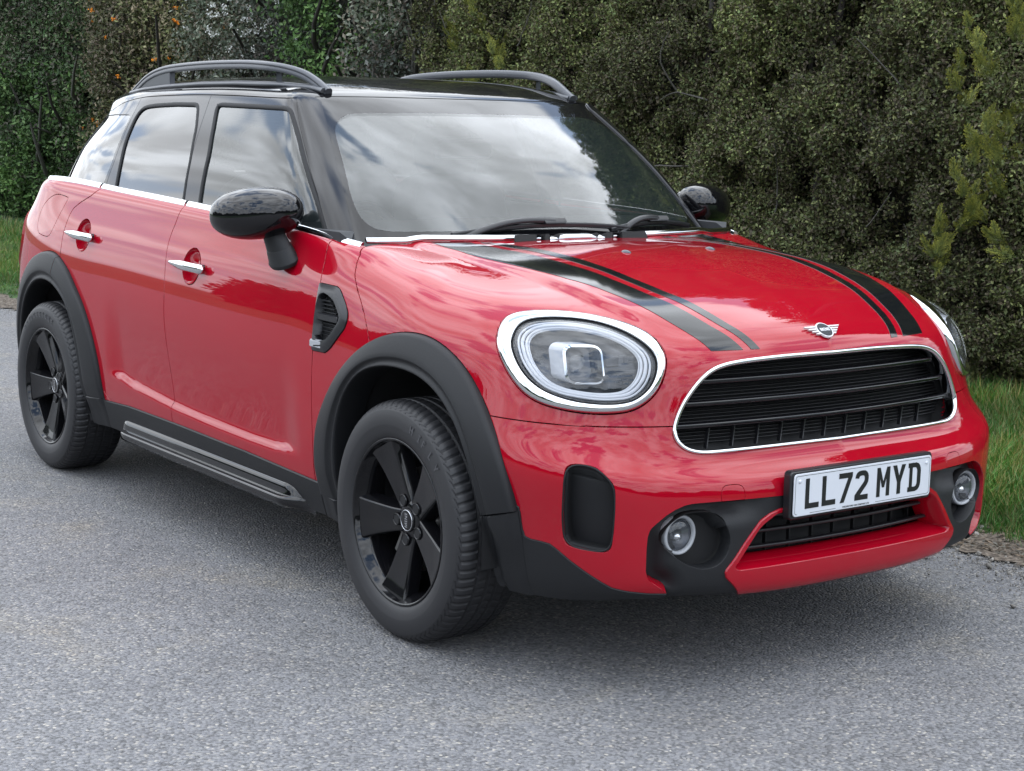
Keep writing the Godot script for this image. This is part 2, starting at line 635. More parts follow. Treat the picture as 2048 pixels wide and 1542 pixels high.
func cabin_net() -> void:
	col([0,.9986,-.2982,0,1.179,-.499,0,1.333,-.7017,0,1.48,-.955,0,1.522,-1.045,0,1.562,-1.211,0,1.577,-1.423,0,1.582,-1.634,0,1.583,-1.8])
	col([.3372,.9986,-.3306,.315,1.179,-.524,.294,1.333,-.7197,.27,1.48,-.965,.265,1.522,-1.055,.2067,1.562,-1.219,.1325,1.577,-1.427,.0583,1.582,-1.636,0,1.583,-1.8])
	col([.6109,.9997,-.4319,.5788,1.176,-.6071,.5448,1.328,-.7827,.5,1.478,-1,.48,1.521,-1.09,.3744,1.562,-1.246,.24,1.577,-1.445,.1056,1.582,-1.644,0,1.583,-1.8])
	col([.7462,1.008,-.5258,.7156,1.172,-.6909,.6766,1.318,-.8522,.615,1.47,-1.045,.58,1.516,-1.13,.4524,1.56,-1.277,.29,1.576,-1.465,.1276,1.582,-1.653,0,1.583,-1.8])
	col([.7869,1.021,-.6712,.7556,1.173,-.8211,.7123,1.313,-.9642,.64,1.466,-1.13,.6,1.516,-1.2,.468,1.56,-1.332,.3,1.576,-1.5,.132,1.582,-1.668,0,1.583,-1.8])
	col([.7975,1.032,-.958,.7644,1.182,-1.087,.7194,1.319,-1.21,.645,1.47,-1.35,.603,1.52,-1.36,.4703,1.562,-1.457,.3015,1.577,-1.58,.1327,1.582,-1.703,0,1.583,-1.8])
	col([.7975,1.054,-1.478,.7644,1.198,-1.545,.7194,1.33,-1.608,.645,1.474,-1.68,.603,1.526,-1.68,.4703,1.564,-1.706,.3015,1.577,-1.74,.1327,1.582,-1.774,0,1.583,-1.8])
	col([.7979,1.077,-1.994,.7636,1.212,-2.013,.7176,1.337,-2.03,.642,1.472,-2.05,.6,1.522,-2.04,.468,1.562,-1.987,.3,1.577,-1.92,.132,1.582,-1.853,0,1.583,-1.8])
	col([.7875,1.106,-2.512,.7544,1.228,-2.475,.7094,1.339,-2.44,.635,1.46,-2.4,.592,1.512,-2.4,.4618,1.559,-2.268,.296,1.576,-2.1,.1302,1.582,-1.932,0,1.583,-1.8])
	col([.7466,1.109,-2.818,.7159,1.222,-2.765,.6742,1.324,-2.711,.605,1.435,-2.64,.56,1.497,-2.66,.4368,1.554,-2.471,.28,1.574,-2.23,.1232,1.582,-1.989,0,1.583,-1.8])
	col([.6316,1.082,-3.038,.5979,1.2,-2.988,.5609,1.308,-2.929,.51,1.425,-2.84,.48,1.49,-2.84,.3744,1.551,-2.611,.24,1.574,-2.32,.1056,1.582,-2.029,0,1.583,-1.8])
	col([.3256,1.071,-3.14,.3089,1.193,-3.084,.2918,1.304,-3.018,.27,1.425,-2.92,.26,1.492,-2.92,.2028,1.552,-2.674,.13,1.574,-2.36,.0572,1.582,-2.046,0,1.583,-1.8])
	col([0,1.071,-3.16,0,1.193,-3.104,0,1.304,-3.038,0,1.425,-2.94,0,1.493,-2.94,0,1.552,-2.689,0,1.574,-2.37,0,1.582,-2.051,0,1.583,-1.8])

# ---------------------------------------------------------------- the car
var body := Pool.new()
var cabin := Pool.new()
var OUT := {}       # outlines

func sampled(net: Array, lengths_row: int, step: float, least: int, most: int) -> PackedFloat32Array:
	var us := PackedFloat32Array()
	for i in net.size() - 1:
		var l: float = (net[i][lengths_row] as Vector3).distance_to(net[i + 1][lengths_row])
		var m := clampi(int(round(l / step)), least, most)
		for k in m: us.append(i + float(k) / m)
	us.append(net.size() - 1)
	return us

func fill_pool(pool: Pool, net: Array, us: PackedFloat32Array, vs: PackedFloat32Array) -> void:
	var rows := surface_points(fitted(net), us, vs)
	var w := us.size()
	for j in vs.size():
		for i in w:
			pool.p.append(rows[j][i])
			pool.n.append(Vector3.UP)
			pool.u.append(Vector2(us[i], vs[j]))

func sheet(w: int, us: PackedFloat32Array, vs: PackedFloat32Array, keep: Callable) -> PackedInt32Array:
	var t := PackedInt32Array()
	for j in vs.size() - 1:
		for i in w - 1:
			if not keep.call((us[i] + us[i + 1]) / 2, (vs[j] + vs[j + 1]) / 2): continue
			var a := j * w + i
			t.append_array(PackedInt32Array([a, a + 1, a + w + 1, a, a + w + 1, a + w]))
	return t

func lamp_axes() -> Array:
	var n := Vector3(.62, .35, .70).normalized()
	var a := Vector3.UP.cross(n).normalized()
	return [Vector3(.68, .79, .56), a, n.cross(a), n]

func outlines() -> void:
	OUT.arch_f = rounded(pts([-.478,.1, -.482,.25, -.485,.38, -.476,.47, -.452,.545, -.405,.62, -.34,.695, -.258,.762, -.165,.817, -.07,.852, .02,.866, .10,.863, .18,.842, .255,.806, .325,.753, .387,.688, .44,.615, .475,.54, .493,.46, .497,.38, .495,.25, .49,.1]))
	OUT.hole_f = rounded(pts([-.352,.1, -.352,.25, -.352,.36, -.342,.47, -.315,.57, -.265,.66, -.19,.724, -.10,.757, .005,.768, .11,.757, .20,.722, .275,.664, .328,.59, .36,.50, .374,.40, .376,.25, .376,.1]))
	OUT.arch_r = Transform2D(0, Vector2(-2.67, 0)) * rounded(pts([-.478,.1, -.48,.25, -.48,.38, -.468,.50, -.43,.60, -.37,.69, -.29,.765, -.19,.83, -.08,.868, .03,.881, .12,.868, .22,.825, .30,.77, .385,.70, .455,.61, .505,.50, .528,.38, .535,.25, .535,.1]))
	OUT.hole_r = Transform2D(0, Vector2(-2.67, 0)) * rounded(pts([-.352,.1, -.352,.25, -.352,.37, -.34,.48, -.30,.58, -.24,.665, -.15,.73, -.05,.762, .06,.764, .16,.74, .25,.69, .31,.61, .345,.50, .352,.37, .352,.25, .352,.1]))
	OUT.lamp = rounded(pts([0.241, 0.121, 0.238, 0.145, 0.231, 0.173, 0.217, 0.190, 0.187, 0.201, 0.135, 0.206, 0.075, 0.203, 0.012, 0.194, -0.042, 0.182, -0.092, 0.167, -0.135, 0.148, -0.169, 0.123, -0.191, 0.094, -0.201, 0.061, -0.198, 0.023, -0.183, -0.017, -0.159, -0.047, -0.132, -0.067, -0.101, -0.079, -0.064, -0.085, -0.021, -0.087, 0.021, -0.084, 0.062, -0.077, 0.103, -0.065, 0.139, -0.047, 0.171, -0.020, 0.199, 0.016, 0.220, 0.053, 0.234, 0.086]), 3)
	OUT.lens = rounded(pts([0.197, 0.098, 0.195, 0.120, 0.188, 0.145, 0.173, 0.162, 0.145, 0.172, 0.096, 0.175, 0.045, 0.172, -0.008, 0.164, -0.052, 0.151, -0.093, 0.133, -0.128, 0.112, -0.155, 0.090, -0.172, 0.068, -0.178, 0.045, -0.176, 0.019, -0.166, -0.008, -0.148, -0.031, -0.125, -0.048, -0.097, -0.058, -0.057, -0.063, -0.014, -0.062, 0.030, -0.056, 0.071, -0.044, 0.108, -0.027, 0.141, -0.002, 0.166, 0.028, 0.184, 0.060]), 3)
	OUT.drl = rounded(pts([0.176, 0.112, 0.167, 0.134, 0.146, 0.149, 0.108, 0.156, 0.060, 0.156, 0.008, 0.149, -0.043, 0.136, -0.088, 0.118, -0.125, 0.095, -0.149, 0.070, -0.156, 0.042, -0.151, 0.010, -0.134, -0.018, -0.111, -0.036, -0.080, -0.044, -0.036, -0.047, 0.010, -0.043, 0.057, -0.034, 0.099, -0.016, 0.131, 0.012, 0.157, 0.049, 0.170, 0.082]), 3)
	OUT.grille = mirrored(rounded(pts([0,.853, .1,.853, .2,.852, .31,.848, .38,.841, .427,.826, .466,.797, .502,.755, .524,.715, .536,.683, .535,.661, .523,.642, .502,.629, .465,.621, .38,.6195, .2,.619, 0,.619]), 4, false))
	OUT.fog = pts([0,.508, .27,.508, .368,.509, .459,.510, .527,.509, .548,.507, .574,.497, .598,.482, .618,.464, .632,.450, .638,.436, .640,.404, .640,.373, .639,.340, .634,.320, .612,.303, .588,.286, .580,.279, .58,.1, .371,.1, .371,.257, .383,.266, .409,.292, .427,.307, .435,.318, .433,.330, .409,.357, .385,.389, .355,.425, .334,.449, .303,.466, .272,.475, 0,.478])
	OUT.fog_edge = pts([.27,.508, .368,.509, .459,.510, .527,.509, .548,.507, .574,.497, .598,.482, .618,.464, .632,.450, .638,.436, .640,.404, .640,.373, .639,.340, .634,.320, .612,.303])
	OUT.low = mirrored(rounded(pts([0,.468, .15,.468, .268,.466, .299,.455, .330,.436, .347,.418, .370,.388, .395,.354, .408,.337, .398,.328, .35,.328, .2,.330, 0,.331]), 3, false))
	OUT.intake = rounded(pts([-0.029, 0.147, -0.042, 0.154, -0.064, 0.155, -0.093, 0.152, -0.110, 0.145, -0.130, 0.130, -0.146, 0.114, -0.152, 0.100, -0.154, 0.075, -0.154, 0.031, -0.151, -0.016, -0.147, -0.048, -0.138, -0.062, -0.114, -0.064, -0.069, -0.061, -0.042, -0.057, -0.028, -0.048, -0.023, -0.028, -0.020, 0.020, -0.022, 0.085, -0.024, 0.125]), 3)
	OUT.clad = pts([.6,.49, .2376,.476, .2326,.438, .227,.40, .21,.3925, .1824,.393, .1534,.391, .1336,.379, .1004,.356, .0636,.333, .0255,.311, -.0085,.293, -.0424,.286, -.0969,.28, -.1485,.278, -.1485,.1, .6,.1])
	OUT.vent = pts([-.507,.95, -.504,.952, -.406,.949, -.385,.939, -.347,.909, -.322,.884, -.316,.862, -.325,.837, -.354,.809, -.392,.774, -.421,.756, -.494,.754, -.507,.756])
	OUT.flap = rounded(pts([-2.567,1.09, -2.58,1.098, -2.645,1.104, -2.70,1.101, -2.766,1.080, -2.822,1.042, -2.845,.995, -2.843,.962, -2.812,.941, -2.731,.935, -2.685,.943, -2.645,.983, -2.610,1.03]), 3)

func shape_disp(p: Vector3, u: Vector2) -> float:
	var d := 0.0
	if u.x > 8.6 and u.x < 14.5 and u.y < 7.5:      # hollow above the door sills
		var yc := lut(p.z, pts([-1.965,.472, -1.874,.456, -1.697,.443, -1.513,.429, -1.292,.420, -1.105,.416, -.927,.413, -.772,.415, -.687,.423]))
		var t := p.y - yc
		d -= .017 * sstep(-.014, .016, t) * (1 - sstep(.03, .34, t)) * sstep(-2.1, -1.95, p.z) * (1 - sstep(-.72, -.57, p.z))
	if u.y > 7.6 and u.x < 9:                        # the raised middle of the bonnet
		var sc := lut(p.z, pts([-.4,.60, -.19,.565, .09,.568, .284,.576, .45,.570, .564,.536, .64,.505]))
		d += .010 * (1 - sstep(sc - .035, sc + .012, p.x)) * (1 - sstep(.50, .66, p.z))
	return d

func build_body(car: Node3D) -> void:
	var net := cols
	var us := sampled(net, 5, .0125, 8, 40)
	var vs := PackedFloat32Array()
	for j in 13:
		var m := 9 if j < 8 else 14
		for k in m: vs.append(j + float(k) / m)
	vs.append(13)
	fill_pool(body, net, us, vs)
	var w := us.size()
	var main := sheet(w, us, vs, func(x, y): return y < 10.0 or x < 9.0)
	var scuttle := sheet(w, us, vs, func(x, y): return y > 10.0 and x > 9.0 and x < 10.2)
	var all := main + scuttle
	normals_of(body, all)
	for i in body.p.size():
		body.p[i] += body.n[i] * shape_disp(body.p[i], body.u[i])
	normals_of(body, all)
	var Z := Vector3(0, 0, 1)
	var Y := Vector3.UP
	var X := Vector3(1, 0, 0)
	var O := Vector3.ZERO
	var on_side := func(i): return body.p[i].x > .55
	var U := body.u
	# wheel openings with their trims
	var r := body.stamp(main, OUT.arch_f, O, Z, Y, on_side)
	main = r[1]
	var trim_f: PackedInt32Array = body.stamp(r[0], OUT.hole_f, O, Z, Y, on_side)[1]
	r = body.stamp(main, OUT.arch_r, O, Z, Y, on_side)
	main = r[1]
	var trim_r: PackedInt32Array = body.stamp(r[0], OUT.hole_r, O, Z, Y, on_side)[1]
	# bonnet and front bumper
	r = body.cut(main, func(i): return body.p[i].z - .2)
	var front: PackedInt32Array = r[1]
	main = r[0]
	r = body.cut(front, func(i): return body.p[i].y - .692)
	var bumper: PackedInt32Array = r[0]
	var bonnet: PackedInt32Array = r[1]
	var line := pts([.80,-.165, .840,-.190, .891,-.235, .925,-.273, .959,-.316, .986,-.348, 1.016,-.371, 1.041,-.389, 1.061,-.42, 1.2,-.46])
	r = body.cut(main, func(i): return (body.p[i].z - lut(body.p[i].y, line)) if body.u[i].x < 9.5 and body.p[i].y > .7 else -1.0)
	bonnet += r[1] as PackedInt32Array
	main = r[0]
	r = body.cut(bonnet, func(i): return body.p[i].z + .37 + .2 * pow(body.p[i].x, 3) if body.u[i].y > 9.3 else 1.0)
	bonnet = r[1]
	scuttle += r[0] as PackedInt32Array
	# what is left at the cowl behind the bonnet
	r = body.cut(main, func(i): return body.u[i].y - 10.0)
	scuttle += r[1] as PackedInt32Array
	main = r[0]
	var grille := PackedInt32Array()
	r = body.stamp(bonnet, OUT.grille, O, X, Y, func(i): return body.u[i].x < 4.5 and body.p[i].z > .6)
	grille += r[0] as PackedInt32Array
	bonnet = r[1]
	r = body.stamp(bumper, OUT.grille, O, X, Y, func(i): return body.u[i].x < 4.5)
	grille += r[0] as PackedInt32Array
	bumper = r[1]
	var L := lamp_axes()
	var near_lamp := func(i): return body.u[i].x < 7.0 and body.p[i].x > .3
	r = body.stamp(bonnet, OUT.lamp, L[0], L[1], L[2], near_lamp)
	bonnet = r[1]
	var lamp_all: PackedInt32Array = r[0]
	r = body.stamp(lamp_all, OUT.lens, L[0], L[1], L[2], near_lamp)
	var lamp_ring: PackedInt32Array = r[1]
	var lamp_glass: PackedInt32Array = r[0]
	# bumper: openings and claddings
	r = body.stamp(bumper, OUT.fog, O, X, Y, func(i): return body.u[i].x < 4.4)
	var fog: PackedInt32Array = r[0]
	bumper = r[1]
	r = body.stamp(bumper, OUT.low, O, X, Y, func(i): return body.u[i].x < 3.5)
	var low_hole: PackedInt32Array = r[0]
	bumper = r[1]
	var DA := Vector3(.7071, 0, -.7071)
	r = body.stamp(bumper, OUT.clad, O, DA, Y, func(i): return body.u[i].x > 2.0)
	var clad_f: PackedInt32Array = r[0]
	bumper = r[1]
	r = body.stamp(bumper, OUT.intake, Vector3(.8, .45, .6), DA, Y, func(i): return body.u[i].x > 2.5)
	var intake: PackedInt32Array = r[0]
	bumper = r[1]
	r = body.stamp(bumper, rect_poly(-.01, .1, .46, .492), O, X, Y, func(i): return body.u[i].x < 3.2)
	var surround: PackedInt32Array = r[0]
	bumper = r[1]
	r = body.stamp(bumper, rounded(pts([.383,.510, .384,.530, .390,.544, .402,.549, .435,.549, .447,.544, .453,.530, .454,.510]), 3, false), O, X, Y, func(i): return body.u[i].x < 3.2)
	var tow: PackedInt32Array = r[0]
	bumper = r[1]
	r = body.stamp(fog, rounded(pts([.608,.426, .595,.449, .576,.468, .550,.482, .511,.486, .472,.481, .444,.462, .425,.427, .421,.398, .431,.368, .452,.347, .483,.338, .516,.342, .551,.358, .582,.382, .602,.404]), 3), O, X, Y)
	var fog_hole: PackedInt32Array = r[0]
	fog = r[1]
	# flanks: sills, wing, doors, rear
	r = body.cut(main, func(i): return body.p[i].y - lut(body.p[i].z, pts([-3.6,.42, -3.2,.42, -3.1,.40, -2.2,.352, -1.9,.367, -1.47,.368, -.95,.363, -.43,.350, .2,.345])))
	var sill: PackedInt32Array = r[0]
	main = r[1]
	r = body.cut(main, func(i): return body.p[i].z - lut(body.p[i].y, pts([.3,-.515, .52,-.505, .66,-.503, .76,-.500, .83,-.498, .95,-.506, .972,-.512, 1.013,-.523, 1.046,-.534, 1.07,-.548, 1.2,-.57])))
	var wing: PackedInt32Array = r[1]
	main = r[0]
	r = body.stamp(wing, OUT.vent, O, Z, Y)
	wing = r[1]
	var vent: PackedInt32Array = r[0]
	r = body.cut(main, func(i): return body.p[i].z - lut(body.p[i].y, pts([.34,-1.528, .45,-1.526, .553,-1.537, .65,-1.548, .726,-1.556, .802,-1.561, .872,-1.569, .925,-1.577, .966,-1.584, 1.0,-1.585, 1.03,-1.58, 1.06,-1.570, 1.113,-1.555, 1.2,-1.54])))
	var door_f: PackedInt32Array = r[1]
	main = r[0]
	r = body.cut(main, func(i): return body.p[i].z - lut(body.p[i].y, pts([.3,-2.0, .5,-2.3, .80,-2.53, .88,-2.541, .95,-2.536, .99,-2.526, 1.035,-2.508, 1.06,-2.488, 1.085,-2.436, 1.115,-2.350, 1.139,-2.307, 1.2,-2.2])))
	var door_r: PackedInt32Array = r[1]
	var quarter: PackedInt32Array = r[0]
	r = body.stamp(quarter, OUT.flap, O, Z, Y, on_side)
	var flap: PackedInt32Array = r[0]
	quarter = r[1]
	r = body.stamp(quarter, rounded(pts([.52,.76, .50,.86, .52,.98, .60,1.03, .72,1.03, .80,1.0, .83,.88, .80,.77, .7,.72, .6,.72]), 3), O, X, Y, func(i): return body.u[i].x > 15.2)
	var tail: PackedInt32Array = r[0]
	quarter = r[1]
	r = body.stamp(door_f, circle(.066, 48, Vector2(-1.372, .928), .061), O, Z, Y, on_side)
	door_f = r[1]
	var cup_f: PackedInt32Array = r[0]
	r = body.stamp(door_r, circle(.066, 48, Vector2(-2.336, .966), .061), O, Z, Y, on_side)
	door_r = r[1]
	var cup_r: PackedInt32Array = r[0]
	r = body.cut(sill, func(i): return body.p[i].z + 2.67)
	var rear_low: PackedInt32Array = r[0]
	sill = r[1]
	# ---- red panels
	var fold := [Vector2(.0005, .0025), Vector2(.0005, .022)]
	var red := {"ring": fold, "gap": .0023}
	part("bonnet", piece(body, bonnet, 2, red), M.red, car)
	part("front_bumper", piece(body, bumper, 2, {"ring": [Vector2(.0005, .003), Vector2(0, .05)], "gap": .0012}), M.red, car)
	part("lower_grille_surround", piece(body, surround, 2, {"off": .004, "ring": [Vector2(.002, .004), Vector2(.010, .03), Vector2(.018, .085)], "gap": .001}), M.red, car)
	part("towing_eye_cover", piece(body, tow, 1, {"ring": [Vector2(.0003, .002), Vector2(.0003, .01)], "gap": .0008}), M.red, car)
	part("towing_eye_cover", piece(body, tow, 0, {"ring": [Vector2(.0003, .002), Vector2(.0003, .01)], "gap": .0008}), M.red, car)
	for s in [1, 0]:
		part("front_wing", piece(body, wing, s, red), M.red, car)
		var door := part("front_door", piece(body, door_f, s, red), M.red, car)
		handle(door, s, -1.381, .930, cup_f)
		door = part("rear_door", piece(body, door_r, s, red), M.red, car)
		handle(door, s, -2.343, .966, cup_r)
		var rear := part("rear_quarter", piece(body, quarter if s == 1 else quarter + flap, s, red), M.red, car)
		if s == 1: part("fuel_flap", piece(body, flap, s, {"ring": fold, "gap": .001}), M.red, rear)
		part("tail_lamp", piece(body, tail, s, {"off": .006, "ring": [Vector2(0, .03)]}), M.tail, car)
		part("sill_trim", piece(body, sill, s, {"off": .006, "ring": [Vector2(.002, .004), Vector2(.0, .03)], "gap": .001}), M.plastic, car)
		part("rear_bumper_trim", piece(body, rear_low, s, {"off": .006, "ring": [Vector2(.002, .004), Vector2(.0, .03)], "gap": .001}), M.plastic, car)
		part("lower_bumper_trim", piece(body, clad_f, s, {"off": .003, "ring": [Vector2(.001, .003), Vector2(0, .03)], "gap": .001}), M.plastic, car)
		side_step(car, s)
		arch_trims(car, trim_f, trim_r, s)
		headlamp(car, lamp_ring, lamp_glass, s)
		fog_lamp(car, fog, fog_hole, s)
		var pocket := part("bumper_intake", piece(body, intake, s, {"off": -.055, "ring": [Vector2(.001, -.053)]}), M.plastic, car)
		part("inner_lip", intake_lip(intake, s), M.plastic, pocket)
		side_vent(car, vent, s)
	part("scuttle_panel", piece(body, scuttle, 2), M.plastic, car).position.y = -.022
	front_grille(car, grille)
	lower_grille(car, low_hole)
	stripes(car, bonnet)
	# what closes the body behind its panel gaps
	var shell: PackedInt32Array = bonnet + bumper + wing + door_f + door_r + quarter + flap + sill + rear_low + clad_f + tow
	part("body_shell", piece(body, shell, 2, {"off": -.024}), M.dark, car)
	var mb := MB.new()
	mb.box(Vector3(0, .27, -1.33), Vector3(1.5, .06, 1.85), .01)
	mb.box(Vector3(0, .27, -2.9), Vector3(1.0, .06, .9), .01)
	mb.box(Vector3(0, .30, .2), Vector3(.95, .06, 1.1), .01)
	mb.box(Vector3(0, .55, -.02), Vector3(.98, .5, 1.0), .03)
	mb.box(Vector3(0, .5, -2.75), Vector3(.98, .4, .9), .03)
	part("underbody", mb.mesh(), M.dark, car)
	belt_strips(car, scuttle, bonnet)

func side_step(car: Node3D, s: int) -> void:
	# a gloss panel with a rounded step let into the sill
	var mb := MB.new()
	var rows := []
	for k in 61:
		var f := k / 60.0
		var z := lerpf(-2.02, -.545, f)
		var e := sstep(0, .05, f) * (1 - sstep(.90, .99, f))
		var row := PackedVector3Array()
		var top := lerpf(.262, .312, e)
		for q in [[.842, top + .004], [.858, top], [.866, top - .006], [.869, top - .020], [.8705, .280 - .004 * e], [.8725, .276], [.889, .272], [.894, .266], [.893, .252], [.885, .240], [.84, .236]]:
			var shelf := sstep(0, .09, f) * (1 - sstep(.90, 1.0, f))
			var x: float = q[0]
			if x > .8715: x = lerpf(.8715, x, shelf)
			row.append(sided(Vector3(lerpf(.840, x, maxf(e, .02)), minf(q[1], top + .004), z), s))
		rows.append(row)
	mb.grid(rows)
	part("side_step", mb.mesh(), M.gloss_black, car)

func rect_poly(x0: float, y0: float, x1: float, y1: float) -> PackedVector2Array:
	return PackedVector2Array([Vector2(x0, y0), Vector2(x1, y0), Vector2(x1, y1), Vector2(x0, y1)])

# the point of a piece nearest to where it is asked for, seen along one axis
func on_piece(pool: Pool, t: PackedInt32Array, ask: Vector3, blind: int) -> int:
	var best := 1e9
	var at := -1
	for i in t:
		var d := pool.p[i] - ask
		d[blind] = 0
		if d.length_squared() < best:
			best = d.length_squared()
			at = i
	return at

func sided(p: Vector3, s: int) -> Vector3:
	return Vector3(-p.x, p.y, p.z) if s == 1 else p

func handle(door: Node3D, s: int, z: float, y: float, t: PackedInt32Array) -> void:
	var cup := Vector2(z + .008, y - .001)
	var fit := fit_flank(t, cup)
	var x: float = fit[0] - .012
	var mb := MB.new()
	var rows := []
	for st in [[1.0, .0008], [.985, -.0015], [.95, -.006], [.87, -.0125], [.72, -.019], [.5, -.0235], [.25, -.0255], [.01, -.026]]:
		var row := PackedVector3Array()
		for k in 56:
			var q: Vector2 = Vector2(cos(TAU * k / 56) * .066, sin(TAU * k / 56) * .061) * st[0]
			var w := quartic(q)
			var h: float = st[1]
			for j in 15: h += w[j] * fit[j]
			row.append(sided(Vector3(h, cup.y + q.y, cup.x + q.x), s))
		rows.append(row)
	mb.grid(rows, true, false)
	part("handle_cup", mb.mesh(), M.red, door)
	mb = MB.new()
	var path := PackedVector3Array()
	var ups := PackedVector3Array()
	var size := PackedFloat32Array()
	for k in 25:
		var f := k / 24.0
		path.append(sided(Vector3(x + .030 + .006 * sin(PI * f), y + .006 * (f - .5) * -1.0, z + (f - .5) * .27), s))
		ups.append(Vector3.UP)
		size.append(lerpf(.42, 1.0, sstep(0, .45, f)) * (1.0 if f > .06 else .5 + f * 8.0) * (1.0 if f < .93 else sqrt(maxf(.02, 1.0 - pow((f - .93) / .07, 2)))))
	mb.sweep(path, ups, circle(.012, 20, Vector2.ZERO, .0165), false, true, size)
	part("door_handle", mb.mesh(), M.chrome, door)
	mb = MB.new()
	mb.box(sided(Vector3(x + .006, y + .002, z + .095), s), Vector3(.030, .018, .03), .006)
	part("handle_mount", mb.mesh(), M.satin, door)

func quartic(q: Vector2) -> PackedFloat64Array:
	var x := q.x * 3.0
	var y := q.y * 3.0
	return PackedFloat64Array([1, x, y, x * x, x * y, y * y, x * x * x, x * x * y, x * y * y, y * y * y, x * x * x * x, x * x * x * y, x * x * y * y, x * y * y * y, y * y * y * y])

func solve(A: Array) -> PackedFloat64Array:
	var m := A.size()
	for j in m:
		A[j][j] += 1e-7
		var pv: float = A[j][j]
		for k in range(j, m + 1): A[j][k] /= pv
		for i in m:
			if i == j: continue
			var f: float = A[i][j]
			if f == 0.0: continue
			for k in range(j, m + 1): A[i][k] -= f * A[j][k]
	var o := PackedFloat64Array()
	for j in m: o.append(A[j][m])
	return o

func fit_flank(t: PackedInt32Array, c: Vector2) -> PackedFloat64Array:
	var m := 15
	var A := []
	for i in m:
		var r := PackedFloat64Array()
		r.resize(m + 1)
		A.append(r)
	for i in t:
		var w := quartic(Vector2(body.p[i].z, body.p[i].y) - c)
		for j in m:
			for k in m: A[j][k] += w[j] * w[k]
			A[j][m] += w[j] * body.p[i].x
	return solve(A)

var flank_fit := {}

func arch_trims(car: Node3D, tf: PackedInt32Array, tr: PackedInt32Array, s: int) -> void:
	for k in 2:
		var outer: PackedVector2Array = OUT.arch_f if k == 0 else OUT.arch_r
		var inner: PackedVector2Array = OUT.hole_f if k == 0 else OUT.hole_r
		var t := tf if k == 0 else tr
		var c := Vector2(0 if k == 0 else -2.67, .33)
		if not flank_fit.has(k): flank_fit[k] = fit_flank(t, c)
		var fit: PackedFloat64Array = flank_fit[k]
		var a0 := 15.0 if k == 0 else 3.5
		var spans := [[a0, 181.5, "front_arch_trim"]] if k == 0 else [[a0, 77.0, "rear_arch_trim"], [77.3, 192.0, "rear_arch_trim"]]
		for sp in spans:
			var m := 100 if k == 0 else 60
			var o := PackedVector2Array()
			var l := PackedVector2Array()
			for i in m + 1:
				var a := deg_to_rad(lerpf(sp[0], sp[1], float(i) / m))
				o.append(ray_out(outer, c, a)); l.append(ray_out(inner, c, a))
			for pass_ in 2:
				for list in [o, l]:
					var was: PackedVector2Array = list.duplicate()
					for i in range(1, m): list[i] = (was[i - 1] + was[i] * 2 + was[i + 1]) / 4
			var rows := []
			for st in [[0.0, -.014], [0.0, .004], [.012, .011], [.04, .0165], [.10, .0195], [.3, .024], [.52, .028], [.66, .0285], [.70, .0275], [.735, .0225], [.78, .0195], [.84, .0190], [.89, .0215], [.93, .0235], [.965, .0225], [.985, .018], [.99, .008], [.985, -.03], [.97, -.07]]:
				var row := PackedVector3Array()
				for i in m + 1:
					var q := o[i].lerp(l[i], st[0])
					var w := quartic(q - c)
					var x: float = st[1] * lerpf(.55, 1.0, sstep(.30, .42, q.y))
					for j in 15: x += w[j] * fit[j]
					row.append(sided(Vector3(x, q.y, q.x), s))
				rows.append(row)
			var mb := MB.new()
			mb.grid(rows)
			part(sp[2], mb.mesh(), M.plastic, car)
		var f := func(i): return trim_height(i, outer, inner)
		var oo := {"off": f, "ring": [Vector2(.002, .003), Vector2(.001, .012), Vector2(-.004, .07)], "gap": .0005}
		var dir := Vector2(cos(deg_to_rad(a0)), sin(deg_to_rad(a0)))
		var two := body.cut(t, func(i): return trim_joint(i, c, dir))
		var ends := body.cut(two[0], func(i): return body.p[i].z - c.x)
		part("lower_bumper_trim" if k == 0 else "sill_end_trim", piece(body, ends[1], s, oo), M.plastic, car)
		if k == 0: part("sill_end_trim", piece(body, ends[0], s, oo), M.plastic, car)
		# liner of the wheel house
		var mb := MB.new()
		var rows := []
		for x in [.872, .75, .48]:
			var row := PackedVector3Array()
			for q in inner:
				if q.y < .26: continue
				var e := (q - Vector2(c.x, .36)) * 1.03 + Vector2(c.x, .36)
				row.append(sided(Vector3(x, maxf(e.y, .26), e.x), s))
			rows.append(row)
		mb.grid(rows)
		var last: PackedVector3Array = rows[2]
		for i in last.size() - 1:
			mb.tri(sided(Vector3(.48, .30, c.x), s), last[i], last[i + 1])
		part("wheel_house", mb.mesh(), M.liner, car)

func trim_height(i: int, outer: PackedVector2Array, inner: PackedVector2Array) -> float:
	var q := Vector2(body.p[i].z, body.p[i].y)
	var a := -Pool.sdf(q, outer)
	var b := Pool.sdf(q, inner)
	var w := sstep(.30, .42, body.p[i].y)
	return .003 + (.006 + .014 * w) * sstep(-.002, .022, a) + .008 * sstep(.03, .10, a) - .012 * sstep(.034, .028, b) + .007 * sstep(.018, .004, b)

func trim_joint(i: int, c: Vector2, dir: Vector2) -> float:
	var q := Vector2(body.p[i].z, body.p[i].y) - c
	return dir.cross(q) if q.x > 0 else q.y + .01

